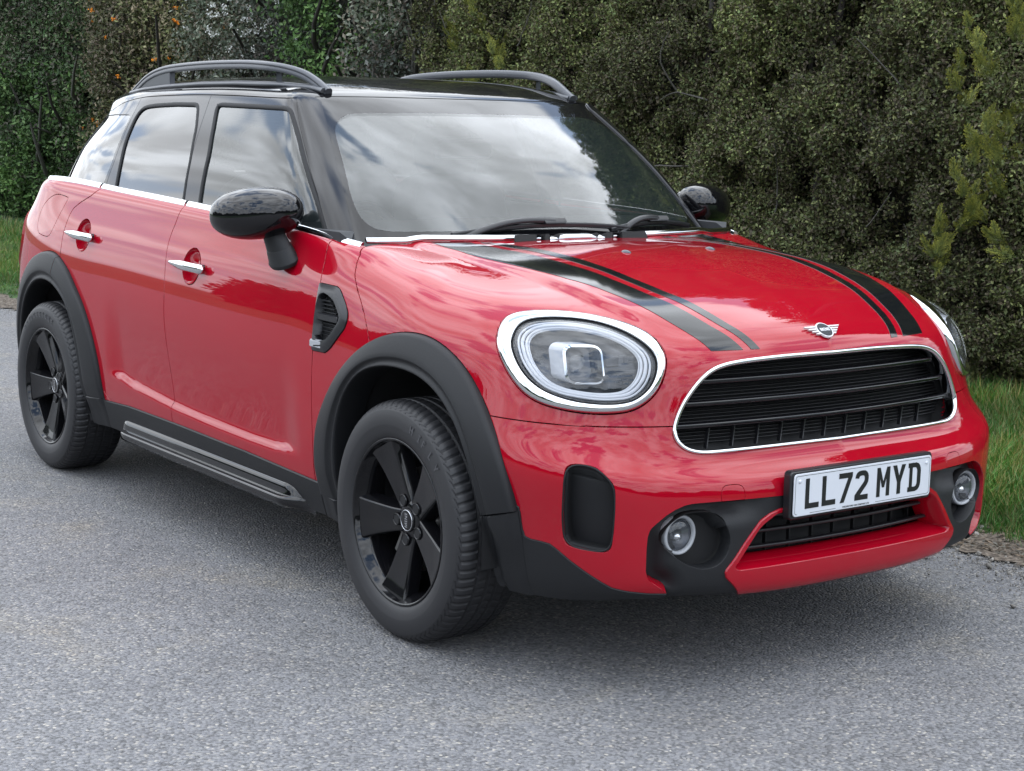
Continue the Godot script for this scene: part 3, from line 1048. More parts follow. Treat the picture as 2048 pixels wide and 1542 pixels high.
func side_vent(car: Node3D, t: PackedInt32Array, s: int) -> void:
	var g := group("side_vent", car)
	part("vent_back", piece(body, t, s, {"off": -.022, "ring": [Vector2(0, -.022)]}), M.dark, g)
	var frame := pts([-.505,.951, -.406,.949, -.385,.939, -.347,.909, -.322,.884, -.316,.862, -.325,.837, -.354,.809, -.392,.774, -.421,.756, -.494,.755, -.505,.757])
	var inner := rounded(pts([-.486,.918, -.41,.914, -.372,.887, -.350,.862, -.366,.838, -.398,.805, -.425,.792, -.486,.793]), 3)
	var r := body.stamp(t, inner, Vector3.ZERO, Vector3(0, 0, 1), Vector3.UP)
	part("vent_frame", piece(body, r[1], s, {"off": func(i): return .004 + .006 * sstep(.0, .014, -Pool.sdf(Vector2(body.p[i].z, body.p[i].y), frame)), "ring": [Vector2(.001, .003), Vector2(-.003, .03)]}), M.satin, g)
	var x := body.p[on_piece(body, t, Vector3(0, .855, -.41), 0)].x
	var mb := MB.new()
	mb.prism(rrect(.125, .022, .008), .022, .003, Transform3D(Basis(Vector3(0, 0, 1), Vector3.UP, Vector3(-1, 0, 0)), sided(Vector3(x - .004, .857, -.425), s)))
	part("vent_bar", mb.mesh(), M.satin, g)
	for k in 10:
		if k == 5 or k == 4: continue
		var y := .905 - k * .0112
		var w: float = .098 - absf(y - .857) * .9
		var m2 := MB.new()
		m2.box(sided(Vector3(x - .012, y, -.485 + w / 2 + .004), s), Vector3(.008, .0035, w), .001)
		part("vent_fin", m2.mesh(), M.plastic, g)
	mb = MB.new()
	mb.prism(rrect(.072, .026, .007), .016, .004, Transform3D(Basis(Vector3(0, 0, 1), Vector3.UP, Vector3(-1, 0, 0)), sided(Vector3(x + .012, .776, -.472), s)))
	part("side_indicator", mb.mesh(), M.milky, g)

func lamp_flat(i: int, L: Array) -> Vector2:
	var d: Vector3 = body.p[i] - L[0]
	return Vector2(d.dot(L[1]), d.dot(L[2]))

var lamp_fit := PackedFloat64Array()

func cubic_terms(q: Vector2) -> PackedFloat64Array:
	var x := q.x * 4.0
	var y := q.y * 4.0
	return PackedFloat64Array([1, x, y, x * x, x * y, y * y, x * x * x, x * x * y, x * y * y, y * y * y, x * x * x * x, x * x * y * y, y * y * y * y])

func fit_lamp(t: PackedInt32Array, L: Array) -> void:   # the body's curve under the lamp, as a smooth polynomial
	var m := 13
	var A := []
	for i in m:
		var r := PackedFloat64Array()
		r.resize(m + 1)
		A.append(r)
	var seen := {}
	for i in t:
		if seen.has(i): continue
		seen[i] = true
		var q := lamp_flat(i, L)
		var h: float = (body.p[i] - L[0]).dot(L[3])
		var w := cubic_terms(q)
		for j in m:
			for k in m: A[j][k] += w[j] * w[k]
			A[j][m] += w[j] * h
	for j in m:
		A[j][j] += 1e-7
		var pv: float = A[j][j]
		for k in range(j, m + 1): A[j][k] /= pv
		for i in m:
			if i == j: continue
			var f: float = A[i][j]
			if f == 0.0: continue
			for k in range(j, m + 1): A[i][k] -= f * A[j][k]
	lamp_fit = PackedFloat64Array()
	for j in m: lamp_fit.append(A[j][m])

func lamp_point(q: Vector2, lift: float, L: Array, s: int) -> Vector3:
	var w := cubic_terms(q)
	var h := lift
	for j in w.size(): h += w[j] * lamp_fit[j]
	return sided(L[0] + L[1] * q.x + L[2] * q.y + L[3] * h, s)

func ray_out(poly: PackedVector2Array, c: Vector2, a: float) -> Vector2:
	var far := c + Vector2(cos(a), sin(a))
	for i in poly.size():
		var hit = Geometry2D.segment_intersects_segment(c, far, poly[i], poly[(i + 1) % poly.size()])
		if hit != null: return hit
	return c

func headlamp(car: Node3D, ring_t: PackedInt32Array, lens_t: PackedInt32Array, s: int) -> void:
	var L := lamp_axes()
	if lamp_fit.is_empty(): fit_lamp(ring_t + lens_t, L)
	var g := group("headlamp", car)
	var c := Vector2(.01, .055)
	var m := 144
	var o := PackedVector2Array()
	var l := PackedVector2Array()
	var d := PackedVector2Array()
	for k in m:
		var a := TAU * k / m
		o.append(ray_out(OUT.lamp, c, a)); l.append(ray_out(OUT.lens, c, a)); d.append(ray_out(OUT.drl, c, a))
	for pass_ in 2:
		for list in [o, l, d]:
			var was: PackedVector2Array = list.duplicate()
			for k in m: list[k] = (was[(k + m - 1) % m] + was[k] * 2 + was[(k + 1) % m]) / 4
	var rows := []
	for st in [[-.012, -.030], [-.004, -.004], [.0, .003], [.05, .0085], [.14, .013], [.3, .0155], [.5, .0165], [.7, .0165], [.86, .0145], [.95, .010], [1.0, .003], [1.02, -.012]]:
		var row := PackedVector3Array()
		for k in m: row.append(lamp_point(o[k].lerp(l[k], st[0]) if st[0] >= 0 else o[k] + (l[k] - o[k]).normalized() * st[0] * -.5, st[1], L, s))
		rows.append(row)
	var mb := MB.new()
	mb.grid(rows, true, false)
	part("chrome_ring", mb.mesh(), M.chrome, g)
	for e in [["lens", M.glass_lamp, [[1.0, .001], [.97, .006], [.9, .011], [.78, .015], [.6, .018], [.4, .020], [.2, .021], [.02, .0212]]], ["lamp_bowl", M.bowl, [[1.0, -.006], [.93, -.012], [.88, -.03], [.82, -.072], [.68, -.095], [.4, -.10], [.2, -.10], [.02, -.10]]], ["seal", M.dark, [[1.0, .0015], [.965, .0065], [.955, .002]]]]:
		rows = []
		for st in e[2]:
			var row := PackedVector3Array()
			for k in m: row.append(lamp_point(c.lerp(l[k], st[0]), st[1], L, s))
			rows.append(row)
		mb = MB.new()
		mb.grid(rows, true, false)
		part(e[0], mb.mesh(), e[1], g)
	# running light: a wide light guide and a thin inner one
	for e in [[1.03, -.003, .0030, .0025], [.965, -.008, .0050, .0038], [.90, -.014, .0042, .0038], [.862, -.018, .0022, .0030]]:
		var p := PackedVector3Array()
		var n := PackedVector3Array()
		for k in m:
			p.append(lamp_point(c.lerp(d[k], e[0]), e[1], L, s))
			n.append(sided(L[3], s))
		mb = MB.new()
		mb.sweep(p, n, circle(e[2], 12, Vector2.ZERO, e[3]), true, false)
		part("light_guide", mb.mesh(), M.guide, g)
	# projector in a bright square frame
	var at := lamp_point(Vector2(.018, .045), -.022, L, 0)
	mb = MB.new()
	var outer := rrect(.086, .098, .022)
	var inner := rrect(.076, .088, .018)
	rows = []
	for st in [[outer, -.040], [outer, .018], [inner, .021], [inner, -.035]]:
		var row := PackedVector3Array()
		for q in st[0]: row.append(sided(at + Vector3(q.x, q.y, st[1] - q.y * .22 - q.x * .62), s))
		rows.append(row)
	mb.grid([rows[0], rows[1]], true, false)
	part("projector_hood", mb.mesh(), M.guide, g)
	mb = MB.new()
	mb.grid([rows[1], rows[2]], true, false)
	mb.grid([rows[2], rows[3]], true, false)
	part("projector_frame", mb.mesh(), M.chrome, g)
	mb = MB.new()
	for i in inner.size():
		var a := inner[i]
		var b := inner[(i + 1) % inner.size()]
		mb.tri(sided(at + Vector3(0, 0, -.03), s), sided(at + Vector3(a.x, a.y, -.03 - a.y * .22 - a.x * .62), s), sided(at + Vector3(b.x, b.y, -.03 - b.y * .22 - b.x * .62), s))
	part("projector_back", mb.mesh(), M.greybox, g)
	mb = MB.new()
	var prof := PackedVector2Array()
	for k in 9:
		var a := PI / 2 * k / 8.0
		prof.append(Vector2(.027 * sin(a), .024 * cos(a)))
	prof.append(Vector2(.031, 0)); prof.append(Vector2(.031, -.02))
	mb.lathe(prof, 28, Transform3D(Basis(Vector3(1, 0, 0), Vector3(0, 0, 1), Vector3(0, -1, 0)), sided(at + Vector3(0, .004, -.018), s)))
	part("projector_lens", mb.mesh(), M.lens, g)
	for e in [[Vector3(-.072, .006, .030), Vector3(.045, .030, .03)], [Vector3(-.115, .010, .060), Vector3(.035, .016, .02)], [Vector3(-.085, -.045, .050), Vector3(.085, .036, .03)]]:
		mb = MB.new()
		mb.box(sided(at + e[0], s), e[1], .004)
		part("reflector_box", mb.mesh(), M.greybox, g)
	word("MINI", .013, .001, sided(at + Vector3(-.085, -.045, .0655), s), Basis.IDENTITY, M.silver, g, "lettering")

func word(text: String, height: float, depth: float, at: Vector3, b: Basis, m: Material, parent: Node3D, called: String, squeeze := 0.0) -> MeshInstance3D:
	var f := SystemFont.new()
	f.font_names = PackedStringArray(["Droid Sans"])
	f.font_weight = 700
	var t := TextMesh.new()
	t.font = f
	t.text = text
	t.font_size = 64
	t.pixel_size = height / 46.0
	t.depth = depth
	t.curve_step = 1.0
	var o := part(called, t, m, parent)
	o.transform = Transform3D(b, at)
	return o

func fog_depth(i: int, open: PackedVector2Array) -> float:
	var q := Vector2(body.p[i].x, body.p[i].y)
	var d := 1e9
	for k in open.size() - 1: d = minf(d, q.distance_to(Geometry2D.get_closest_point_to_segment(q, open[k], open[k + 1])))
	return -.036 * (1 - sstep(.012, .065, d)) * sstep(.30, .42, q.x) - .002

func fog_lamp(car: Node3D, t: PackedInt32Array, hole: PackedInt32Array, s: int) -> void:
	var g := group("fog_lamp", car)
	var open: PackedVector2Array = OUT.fog_edge
	var sunk := func(i): return fog_depth(i, open)
	part("fog_lamp_trim", piece(body, t, s, {"off": sunk, "ring": [Vector2(.001, .003), Vector2(.001, .045)]}), M.plastic, g)
	part("fog_lamp_well", piece(body, hole, s, {"off": -.06, "ring": [Vector2(.001, -.057)]}), M.dark, g)
	var c := sided(Vector3(.541, .424, .772), s)
	var b := Basis(Vector3(1, 0, 0), Vector3(0, 0, 1), Vector3(0, -1, 0))
	var mb := MB.new()
	mb.lathe(PackedVector2Array([Vector2(.044, -.03), Vector2(.052, -.02), Vector2(.052, .008), Vector2(.050, .013), Vector2(.044, .013), Vector2(.042, .004)]), 40, Transform3D(b, c))
	part("fog_lamp_ring", mb.mesh(), M.milky, g)
	mb = MB.new()
	var prof := PackedVector2Array()
	for k in 9:
		var a := PI / 2 * k / 8.0
		prof.append(Vector2(.043 * sin(a), .004 + .017 * cos(a)))
	mb.lathe(prof, 36, Transform3D(b, c))
	part("fog_lamp_glass", mb.mesh(), M.glass_lamp, g)
	mb = MB.new()
	mb.lathe(PackedVector2Array([Vector2(.0, -.02), Vector2(.02, -.018), Vector2(.034, -.006), Vector2(.040, .004)]), 36, Transform3D(b, c))
	part("fog_lamp_reflector", mb.mesh(), M.greybox, g)
	mb = MB.new()
	mb.lathe(PackedVector2Array([Vector2(.0, .010), Vector2(.009, .007), Vector2(.014, -.002), Vector2(.015, -.012)]), 24, Transform3D(b, c + Vector3(0, -.006, 0)))
	part("fog_lamp_bulb_shield", mb.mesh(), M.silver, g)

func intake_lip(t: PackedInt32Array, s: int) -> ArrayMesh:
	var lp: PackedInt32Array = body.loops(t)[0]
	var e := even(body, lp, .012, true)
	var p: PackedVector3Array = e[0]
	var n: PackedVector3Array = e[1]
	for i in p.size():
		p[i] = sided(p[i] - n[i] * .003, s)
		n[i] = sided(n[i], s)
	var mb := MB.new()
	mb.sweep(p, n, circle(.0028, 8), true, false)
	return mb.mesh()

func bar_point(x: float, y: float, back: float) -> Vector3:   # the grille's own face
	return Vector3(x, y, .774 - .165 * x * x - .13 * (y - .74) - back)

func bar(y: float, half: float, prof: PackedVector2Array, back: float, f: Callable) -> ArrayMesh:
	var p := PackedVector3Array()
	var u := PackedVector3Array()
	for k in 33:
		var x: float = lerpf(-half, half, k / 32.0)
		p.append((f as Callable).call(x, y, back))
		u.append(Vector3.UP)
	var mb := MB.new()
	mb.sweep(p, u, prof)
	return mb.mesh()

func front_grille(car: Node3D, t: PackedInt32Array) -> void:
	var g := group("front_grille", car)
	part("grille_back", piece(body, t, 2, {"off": -.075, "ring": [Vector2(.002, -.075)]}), M.dark, g)
	# bright frame
	var lp: PackedInt32Array
	for l in body.loops(t):
		if lp.size() < l.size(): lp = l
	var run := PackedInt32Array()
	for i in lp:
		if body.p[i].x > 1e-4: run.append(i)
	var start := 0
	for i in run.size():     # begin where the run leaves the centre line
		var a := run[i]
		var b := run[(i + run.size() - 1) % run.size()]
		if body.p[a].distance_to(body.p[b]) > .05: start = i
	var ordered := PackedInt32Array()
	for i in run.size(): ordered.append(run[(start + i) % run.size()])
	var e := even(body, ordered, .012)
	var p: PackedVector3Array = e[0]
	var n: PackedVector3Array = e[1]
	var P := PackedVector3Array()
	var N := PackedVector3Array()
	for i in p.size():
		P.append(p[i]); N.append(n[i])
	for i in range(p.size() - 1, -1, -1):
		P.append(Vector3(-p[i].x, p[i].y, p[i].z)); N.append(Vector3(-n[i].x, n[i].y, n[i].z))
	var mb := MB.new()
	mb.sweep(P, N, rounded(pts([-0.00234, 0.0036, 0.00312, 0.00675, 0.00858, 0.0036, 0.01014, -0.0054, 0.0078, -0.027, 0.00624, -0.027, 0.00546, -0.0072, 0.00156, -0.0072, -0.00312, -0.0108]) if P[1].y > P[0].y else pts([0.00234, 0.0036, -0.00312, 0.00675, -0.00858, 0.0036, -0.01014, -0.0054, -0.0078, -0.027, -0.00624, -0.027, -0.00546, -0.0072, -0.00156, -0.0072, 0.00312, -0.0108]), 3), true, false)
	part("grille_frame", mb.mesh(), M.chrome, g)
	var halfs := pts([.63,.49, .66,.515, .69,.515, .72,.50, .76,.475, .80,.435, .84,.35])
	var blade := rounded(pts([-.002,.004, .006,.004, .012,.001, .012,-.004, .006,-.012, -.022,-.020, -.026,-.018, -.020,-.008]), 3)
	for y in [.800, .745, .690]:
		part("grille_bar", bar(y, lut(y, halfs), blade, .022, bar_point), M.gloss_black, g)
	for k in 24:           # fine ribs of the panel between the bars
		var y: float = .842 - k * .0089
		part("grille_rib", bar(y, lut(y, halfs), rect_poly(-.004, -.002, .004, .002), .052, bar_point), M.satin_dark, g)
	for k in 11:
		var x := -.40 + k * .08
		mb = MB.new()
		mb.box(bar_point(x, .655, .045), Vector3(.005, .07, .012), .001, Basis(Vector3(0, 0, 1), -.12))
		part("grille_upright", mb.mesh(), M.satin, g)

func low_point(x: float, y: float, back: float) -> Vector3:
	return Vector3(x, y, .872 - .20 * x * x - back)

func lower_grille(car: Node3D, t: PackedInt32Array) -> void:
	var g := group("lower_grille", car)
	part("grille_back", piece(body, t, 2, {"off": -.12, "ring": [Vector2(.03, -.10)]}), M.dark, g)
	var blade := rounded(pts([-.004,.003, .008,.003, .010,-.002, .004,-.007, -.03,-.012, -.034,-.010, -.02,-.003]), 3)
	for y in [.448, .410, .368]:
		part("grille_bar", bar(y, .36 + (.45 - y) * .3, blade, .055, low_point), M.satin, g)
	for k in 9:
		var x := -.32 + k * .08
		var mb := MB.new()
		mb.box(low_point(x, .40, .085), Vector3(.005, .11, .012), .001)
		part("grille_upright", mb.mesh(), M.satin_dark, g)

func stripes(car: Node3D, bonnet: PackedInt32Array) -> void:
	var so := pts([-.5,.545, -.2,.540, .09,.535, .275,.525, .42,.500, .52,.474, .60,.447, .67,.420, .72,.398, .76,.372])
	var si := pts([-.5,.408, -.2,.420, .0,.427, .19,.430, .34,.420, .45,.400, .56,.368, .65,.341, .71,.315, .76,.288])
	var to := pts([-.5,.375, -.2,.385, .0,.392, .19,.398, .34,.388, .45,.370, .56,.340, .65,.314, .71,.290, .76,.264])
	var ti := pts([-.5,.335, -.2,.346, .0,.353, .19,.360, .34,.352, .45,.336, .56,.308, .65,.284, .71,.262, .76,.238])
	for k in 2:
		var a: PackedVector2Array = [so, to][k]
		var b: PackedVector2Array = [si, ti][k]
		var r := body.cut(bonnet, func(i): return body.p[i].x - lut(body.p[i].z, a) if body.p[i].z < .9 else 1.0)
		r = body.cut(r[0], func(i): return lut(body.p[i].z, b) - body.p[i].x)
		r = body.cut(r[0], func(i): return .872 + .01 * (body.p[i].x - .3) - body.p[i].y)
		r = body.cut(r[0], func(i): return -.345 - .2 * pow(body.p[i].x, 3) - body.p[i].z)
		for s in [1, 0]:
			part("bonnet_stripe", piece(body, r[0], s, {"off": .0012, "ring": [Vector2(.0, .0014)]}), M.stripe, car)

func belt_strips(car: Node3D, scuttle: PackedInt32Array, bonnet: PackedInt32Array) -> void:
	# bright strip along the waist, in one length for each panel
	var line := []
	for c in fitted_body: line.append(curve(c, 10.0))
	var spans := [[-.432, -.542], [-.552, -1.552], [-1.560, -2.305], [-2.313, -2.86]]
	var prof := rounded(pts([-.013,-.002, -.011,.006, .0,.0085, .011,.006, .013,-.002, .0,-.004]), 3)
	for sp in spans:
		var p := PackedVector3Array()
		var x := 8.0
		while x < 16.0:
			var q := curve(line, x)
			if x < 9.0: q.y += .0
			if q.z <= sp[0] and q.z >= sp[1]: p.append(q)
			x += .02
		for s in [1, 0]:
			var P := PackedVector3Array()
			var N := PackedVector3Array()
			for q in p:
				P.append(sided(q + Vector3(.004, -.003, 0), s)); N.append(sided(Vector3(.86, .5, 0), s))
			var mb := MB.new()
			mb.sweep(P, N, prof)
			part("waist_strip", mb.mesh(), M.chrome, car)
	# strip along the rear edge of the bonnet
	var edge := {}
	var lp: PackedInt32Array = body.loops(bonnet)[0]
	var run := []
	for i in lp:
		var q := body.p[i]
		if absf(q.z + .37 + .2 * pow(q.x, 3)) < .004 and q.y > 1.0: run.append(q)
	run.sort_custom(func(a, b): return a.x < b.x)
	var p := PackedVector3Array()
	var n := PackedVector3Array()
	var k := 0
	for sgn in [-1, 1]:
		for j in 31:
			var x: float = .728 * (1.0 - j / 30.0) if sgn < 0 else .728 * j / 30.0
			if sgn > 0 and j == 0: continue
			var best: Vector3 = run[0]
			var y := 0.0
			var wsum := 0.0
			for q in run:
				var wgt := exp(-pow((q.x - x) / .02, 2))
				y += q.y * wgt; wsum += wgt
			p.append(Vector3(sgn * x, y / maxf(wsum, 1e-9) + .009, -.372 - .2 * pow(x, 3)))
			n.append(Vector3(0, .9, .42))
	var mb := MB.new()
	mb.sweep(p, n, rounded(pts([-.012,-.004, -.010,.005, .0,.008, .010,.005, .012,-.004, .0,-.006]), 3))
	part("cowl_strip", mb.mesh(), M.chrome, car)

var fitted_body := []

func build_cabin(car: Node3D) -> void:
	var net := cols
	var us := sampled(net, 1, .016, 8, 34)
	var vs := PackedFloat32Array()
	for j in 8:
		for k in 14: vs.append(j + k / 14.0)
	vs.append(8)
	fill_pool(cabin, net, us, vs)
	var all := sheet(us.size(), us, vs, func(_x, _y): return true)
	normals_of(cabin, all)
	var X := Vector3(1, 0, 0)
	var Y := Vector3.UP
	var Z := Vector3(0, 0, 1)
	var O := Vector3.ZERO
	var seam := pts([0,3.42, 7.6,3.42, 8.3,3.25, 8.8,3.04, 12,3.04])
	var r := cabin.cut(all, func(i): return cabin.u[i].y - lut(cabin.u[i].x, seam))
	var roof: PackedInt32Array = r[1]
	var rest: PackedInt32Array = r[0]
	part("roof", piece(cabin, roof, 2, {"ring": [Vector2(.001, .003), Vector2(.001, .02)], "gap": .0025}), M.gloss_black, car)
	# windscreen
	var wso := mirrored(pts([0,1.51, .3,1.51, .575,1.51, .556,1.485, .604,1.382, .642,1.283, .673,1.175, .70,1.073, .715,1.0, 0,1.0]))
	r = cabin.stamp(rest, wso, O, X, Y, func(i): return cabin.u[i].x < 3.9)
	rest = r[1]
	var wsi := mirrored(rounded(pts([0,1.456, .18,1.456, .332,1.454, .462,1.451, .513,1.442, .554,1.421, .580,1.391, .606,1.332, .635,1.251, .652,1.192, .657,1.152, .651,1.124, .635,1.107, .602,1.099, .521,1.098, .26,1.10, 0,1.101]), 4, false))
	var w := cabin.stamp(r[0], wsi, O, X, Y)
	var screen := group("windscreen", car)
	part("black_border", piece(cabin, w[1], 2, {"off": -.001}), M.gloss_black, screen)
	var bump := cabin.stamp(w[0], rounded(pts([-.115,1.47, -.08,1.40, -.06,1.352, -.03,1.327, 0,1.322, .03,1.327, .06,1.352, .08,1.40, .115,1.47]), 4), O, X, Y)
	part("glass", piece(cabin, w[0], 2, {"off": -.001}), M.glass, screen)
	part("inner_face", piece(cabin, w[0], 2, {"off": -.006}), M.glass, screen)
	part("mirror_shroud", piece(cabin, bump[0], 2, {"off": -.012}), M.satin, screen)
	# pillar trim at the windscreen
	r = cabin.cut(rest, func(i): return cabin.p[i].z - lut(cabin.p[i].y, pts([1.0,-.545, 1.08,-.625, 1.20,-.745, 1.313,-.87, 1.422,-1.004, 1.487,-1.079, 1.52,-1.12])))
	for s in [1, 0]:
		part("windscreen_pillar", piece(cabin, r[1], s, {"off": .005, "ring": [Vector2(.001, .004), Vector2(.0, .02)], "gap": .001}), M.pillar, car)
	rest = r[0]
	var side_gate := func(i): return cabin.u[i].x > 3.3 and cabin.p[i].x > .4
	var fd := pts([-1.607,1.471, -1.317,1.467, -1.10,1.463, -1.075,1.457, -1.04,1.432, -.952,1.367, -.828,1.264, -.726,1.174, -.64,1.095, -.60,1.05, -.6,1.02, -1.46,1.02, -1.474,1.114, -1.503,1.298, -1.56,1.40])
	var rd := pts([-2.262,1.418, -2.256,1.437, -2.238,1.452, -2.20,1.458, -2.13,1.463, -1.946,1.469, -1.753,1.469, -1.68,1.385, -1.627,1.278, -1.60,1.12, -1.598,1.02, -2.2,1.02, -2.2,1.143, -2.216,1.247, -2.244,1.334])
	var qg := pts([-2.735,1.395, -2.70,1.416, -2.508,1.423, -2.345,1.424, -2.318,1.415, -2.298,1.334, -2.300,1.244, -2.332,1.149, -2.34,1.02, -2.85,1.02, -2.80,1.164, -2.765,1.234, -2.755,1.320])
	var panes := [["front_side_window", fd, M.glass_side], ["rear_side_window", rd, M.glass_dark], ["quarter_window", qg, M.glass_dark]]
	for e in panes:
		r = cabin.stamp(rest, e[1], O, Z, Y, side_gate)
		rest = r[1]
		for s in [1, 0]:
			var pane := part(e[0], piece(cabin, r[0], s, {"off": -.004}), e[2], car)
			if e[0] != "quarter_window":
				var lp: PackedInt32Array = cabin.loops(r[0])[0]
				var ev := even(cabin, lp, .015, true)
				var p: PackedVector3Array = ev[0]
				var n: PackedVector3Array = ev[1]
				for i in p.size():
					p[i] = sided(p[i] - n[i] * .001, s); n[i] = sided(n[i], s)
				var mb := MB.new()
				mb.sweep(p, n, rounded(pts([-.008,-.003, -.006,.003, .006,.003, .008,-.003]), 2), true, false)
				part("window_seal", mb.mesh(), M.dark, pane)
	r = cabin.stamp(rest, mirrored(pts([0,1.40, .42,1.39, .47,1.36, .56,1.20, .55,1.185, 0,1.18])), O, X, Y, func(i): return cabin.u[i].x > 9.5)
	rest = r[1]
	part("rear_window", piece(cabin, r[0], 2, {"off": -.003}), M.glass_dark, car)
	# door frames parted at the middle pillar and at the rear door
	var parts := cabin.cut(rest, func(i): return cabin.p[i].z - lut(cabin.p[i].y, pts([1.0,-1.575, 1.12,-1.588, 1.25,-1.615, 1.38,-1.65, 1.5,-1.685])))
	var back := cabin.cut(parts[0], func(i): return cabin.p[i].z - lut(cabin.p[i].y, pts([1.0,-2.29, 1.15,-2.300, 1.25,-2.276, 1.334,-2.278, 1.42,-2.30, 1.5,-2.31])) if cabin.u[i].x < 9 else -1.0)
	for s in [1, 0]:
		var o := {"ring": [Vector2(.0005, .002), Vector2(.0005, .014)], "gap": .0015}
		part("front_door_frame", piece(cabin, parts[1], s, o), M.pillar, car)
		part("rear_door_frame", piece(cabin, back[1], s, o), M.pillar, car)
		part("rear_pillar", piece(cabin, back[0], s, o), M.gloss_black, car)
		rail(car, s)
		door_mirror(car, s)
	interior(car)
	wipers(car)

func rail_x(z: float) -> float:
	return lerpf(.556, .508, sstep(-1.42, -1.06, z))

func rail(car: Node3D, s: int) -> void:
	var g := group("roof_rail", car)
	var top := rounded(pts([-2.53,1.527, -2.47,1.553, -2.40,1.580, -2.30,1.603, -2.165,1.617, -1.90,1.626, -1.623,1.627, -1.45,1.622, -1.33,1.613, -1.25,1.601, -1.19,1.586, -1.14,1.566, -1.10,1.547, -1.065,1.530]), 5, false)
	var under := pts([-2.6,1.50, -2.53,1.510, -2.4,1.525, -2.2,1.536, -1.9,1.545, -1.6,1.547, -1.3,1.542, -1.15,1.534, -1.06,1.522, -.9,1.49])
	var p := PackedVector3Array()
	var n := PackedVector3Array()
	for q in top:
		p.append(sided(Vector3(rail_x(q.x), q.y - .013, q.x), s))
		n.append(Vector3.UP)
	var mb := MB.new()
	mb.sweep(p, n, rounded(pts([-.014,-.008, -.013,.006, -.007,.0125, .007,.0125, .013,.006, .013,.001, .0115,.0, .0115,-.003, .013,-.004, .014,-.015, .009,-.017, -.009,-.017]), 2) if s == 1 else rounded(pts([.014,-.008, .013,.006, .007,.0125, -.007,.0125, -.013,.006, -.013,.001, -.0115,.0, -.0115,-.003, -.013,-.004, -.014,-.015, -.009,-.017, .009,-.017]), 2))
	part("rail_bar", mb.mesh(), M.rail, g)
	for e in [[-2.52, -2.175], [-1.335, -1.075]]:
		var poly := PackedVector2Array()
		for k in 15:
			var z: float = lerpf(e[0], e[1], k / 14.0)
			var y := 0.0
			for i in top.size() - 1:
				if z >= top[i].x and z <= top[i + 1].x: y = lerpf(top[i].y, top[i + 1].y, (z - top[i].x) / (top[i + 1].x - top[i].x))
			poly.append(Vector2(z, maxf(y - .020, lut(z, under) - .0045)))
		for k in 15:
			var z: float = lerpf(e[1], e[0], k / 14.0)
			poly.append(Vector2(z, lut(z, under) - .006))
		mb = MB.new()
		mb.prism(poly, .022, .003, Transform3D(Basis(Vector3(0, 0, 1), Vector3.UP, Vector3(-1, 0, 0)), Vector3.ZERO))
		for i in mb.v.size(): mb.v[i].x += rail_x(mb.v[i].z) * (-1 if s == 1 else 1)
		part("rail_foot", mb.mesh(), M.rail, g)
	p = PackedVector3Array()
	n = PackedVector3Array()
	for k in 40:
		var z := lerpf(-2.53, -1.07, k / 39.0)
		p.append(sided(Vector3(rail_x(z) + .004, lut(z, under) + .004, z), s)); n.append(Vector3.UP)
	mb = MB.new()
	mb.sweep(p, n, rounded(pts([-.020,-.014, -.017,.002, .017,.002, .020,-.014]), 2))
	part("rail_base", mb.mesh(), M.rail, g)

func door_mirror(car: Node3D, s: int) -> void:
	var g := group("door_mirror", car)
	var c := Vector3(.912, 1.142, -.795)
	var mb := MB.new()
	var rows := []
	for j in 33:
		var b := -PI / 2 + PI * j / 32.0
		var row := PackedVector3Array()
		for i in 56:
			var a := TAU * i / 56
			var e := 2.25
			var cx := signf(cos(a)) * pow(absf(cos(a)), 2 / e)
			var cy := signf(sin(a)) * pow(absf(sin(a)), 2 / e)
			var q := Vector3(cx * .128 * pow(cos(b), .82), cy * .080 * pow(cos(b), .82), sin(b) * .115)
			if q.z < -.035: q.z = -.035 - (q.z + .035) * -.12
			q.y -= .10 * q.x * .8
			q.y += .02 * q.z
			q.z += .35 * (q.x) * -1.0 * .9
			row.append(sided(c + q, s))
		rows.append(row)
	mb.grid(rows, true, false)
	part("mirror_shell", mb.mesh(), M.gloss_black, g)
	mb = MB.new()
	var foot := Vector3(.848, .998, -.735)
	var top := Vector3(.872, 1.085, -.765)
	rows = []
	for e in [[-.1, .052, .060], [0.0, .058, .067], [.05, .059, .068], [.10, .055, .064], [.45, .047, .056], [.47, .043, .052], [.50, .044, .053], [1.0, .038, .043], [1.15, .034, .038]]:
		var row := PackedVector3Array()
		var m := foot.lerp(top, e[0])
		for i in 32:
			var a := TAU * i / 32
			row.append(sided(m + Vector3(.55 * sin(a) * e[1] + .30 * sin(a) * .02, sin(a) * e[1] * -.35, cos(a) * e[2]), s))
		rows.append(row)
	mb.grid(rows, true, false)
	part("mirror_foot", mb.mesh(), M.plastic, g)
	mb = MB.new()
	mb.prism(rounded(circle(1, 28), 1), .004, 0.0, Transform3D(Basis(Vector3(.105, 0, 0), Vector3(0, .066, 0), Vector3(0, 0, 1)), sided(c + Vector3(0, 0, -.040), s)))
	part("mirror_glass", mb.mesh(), M.chrome, g)

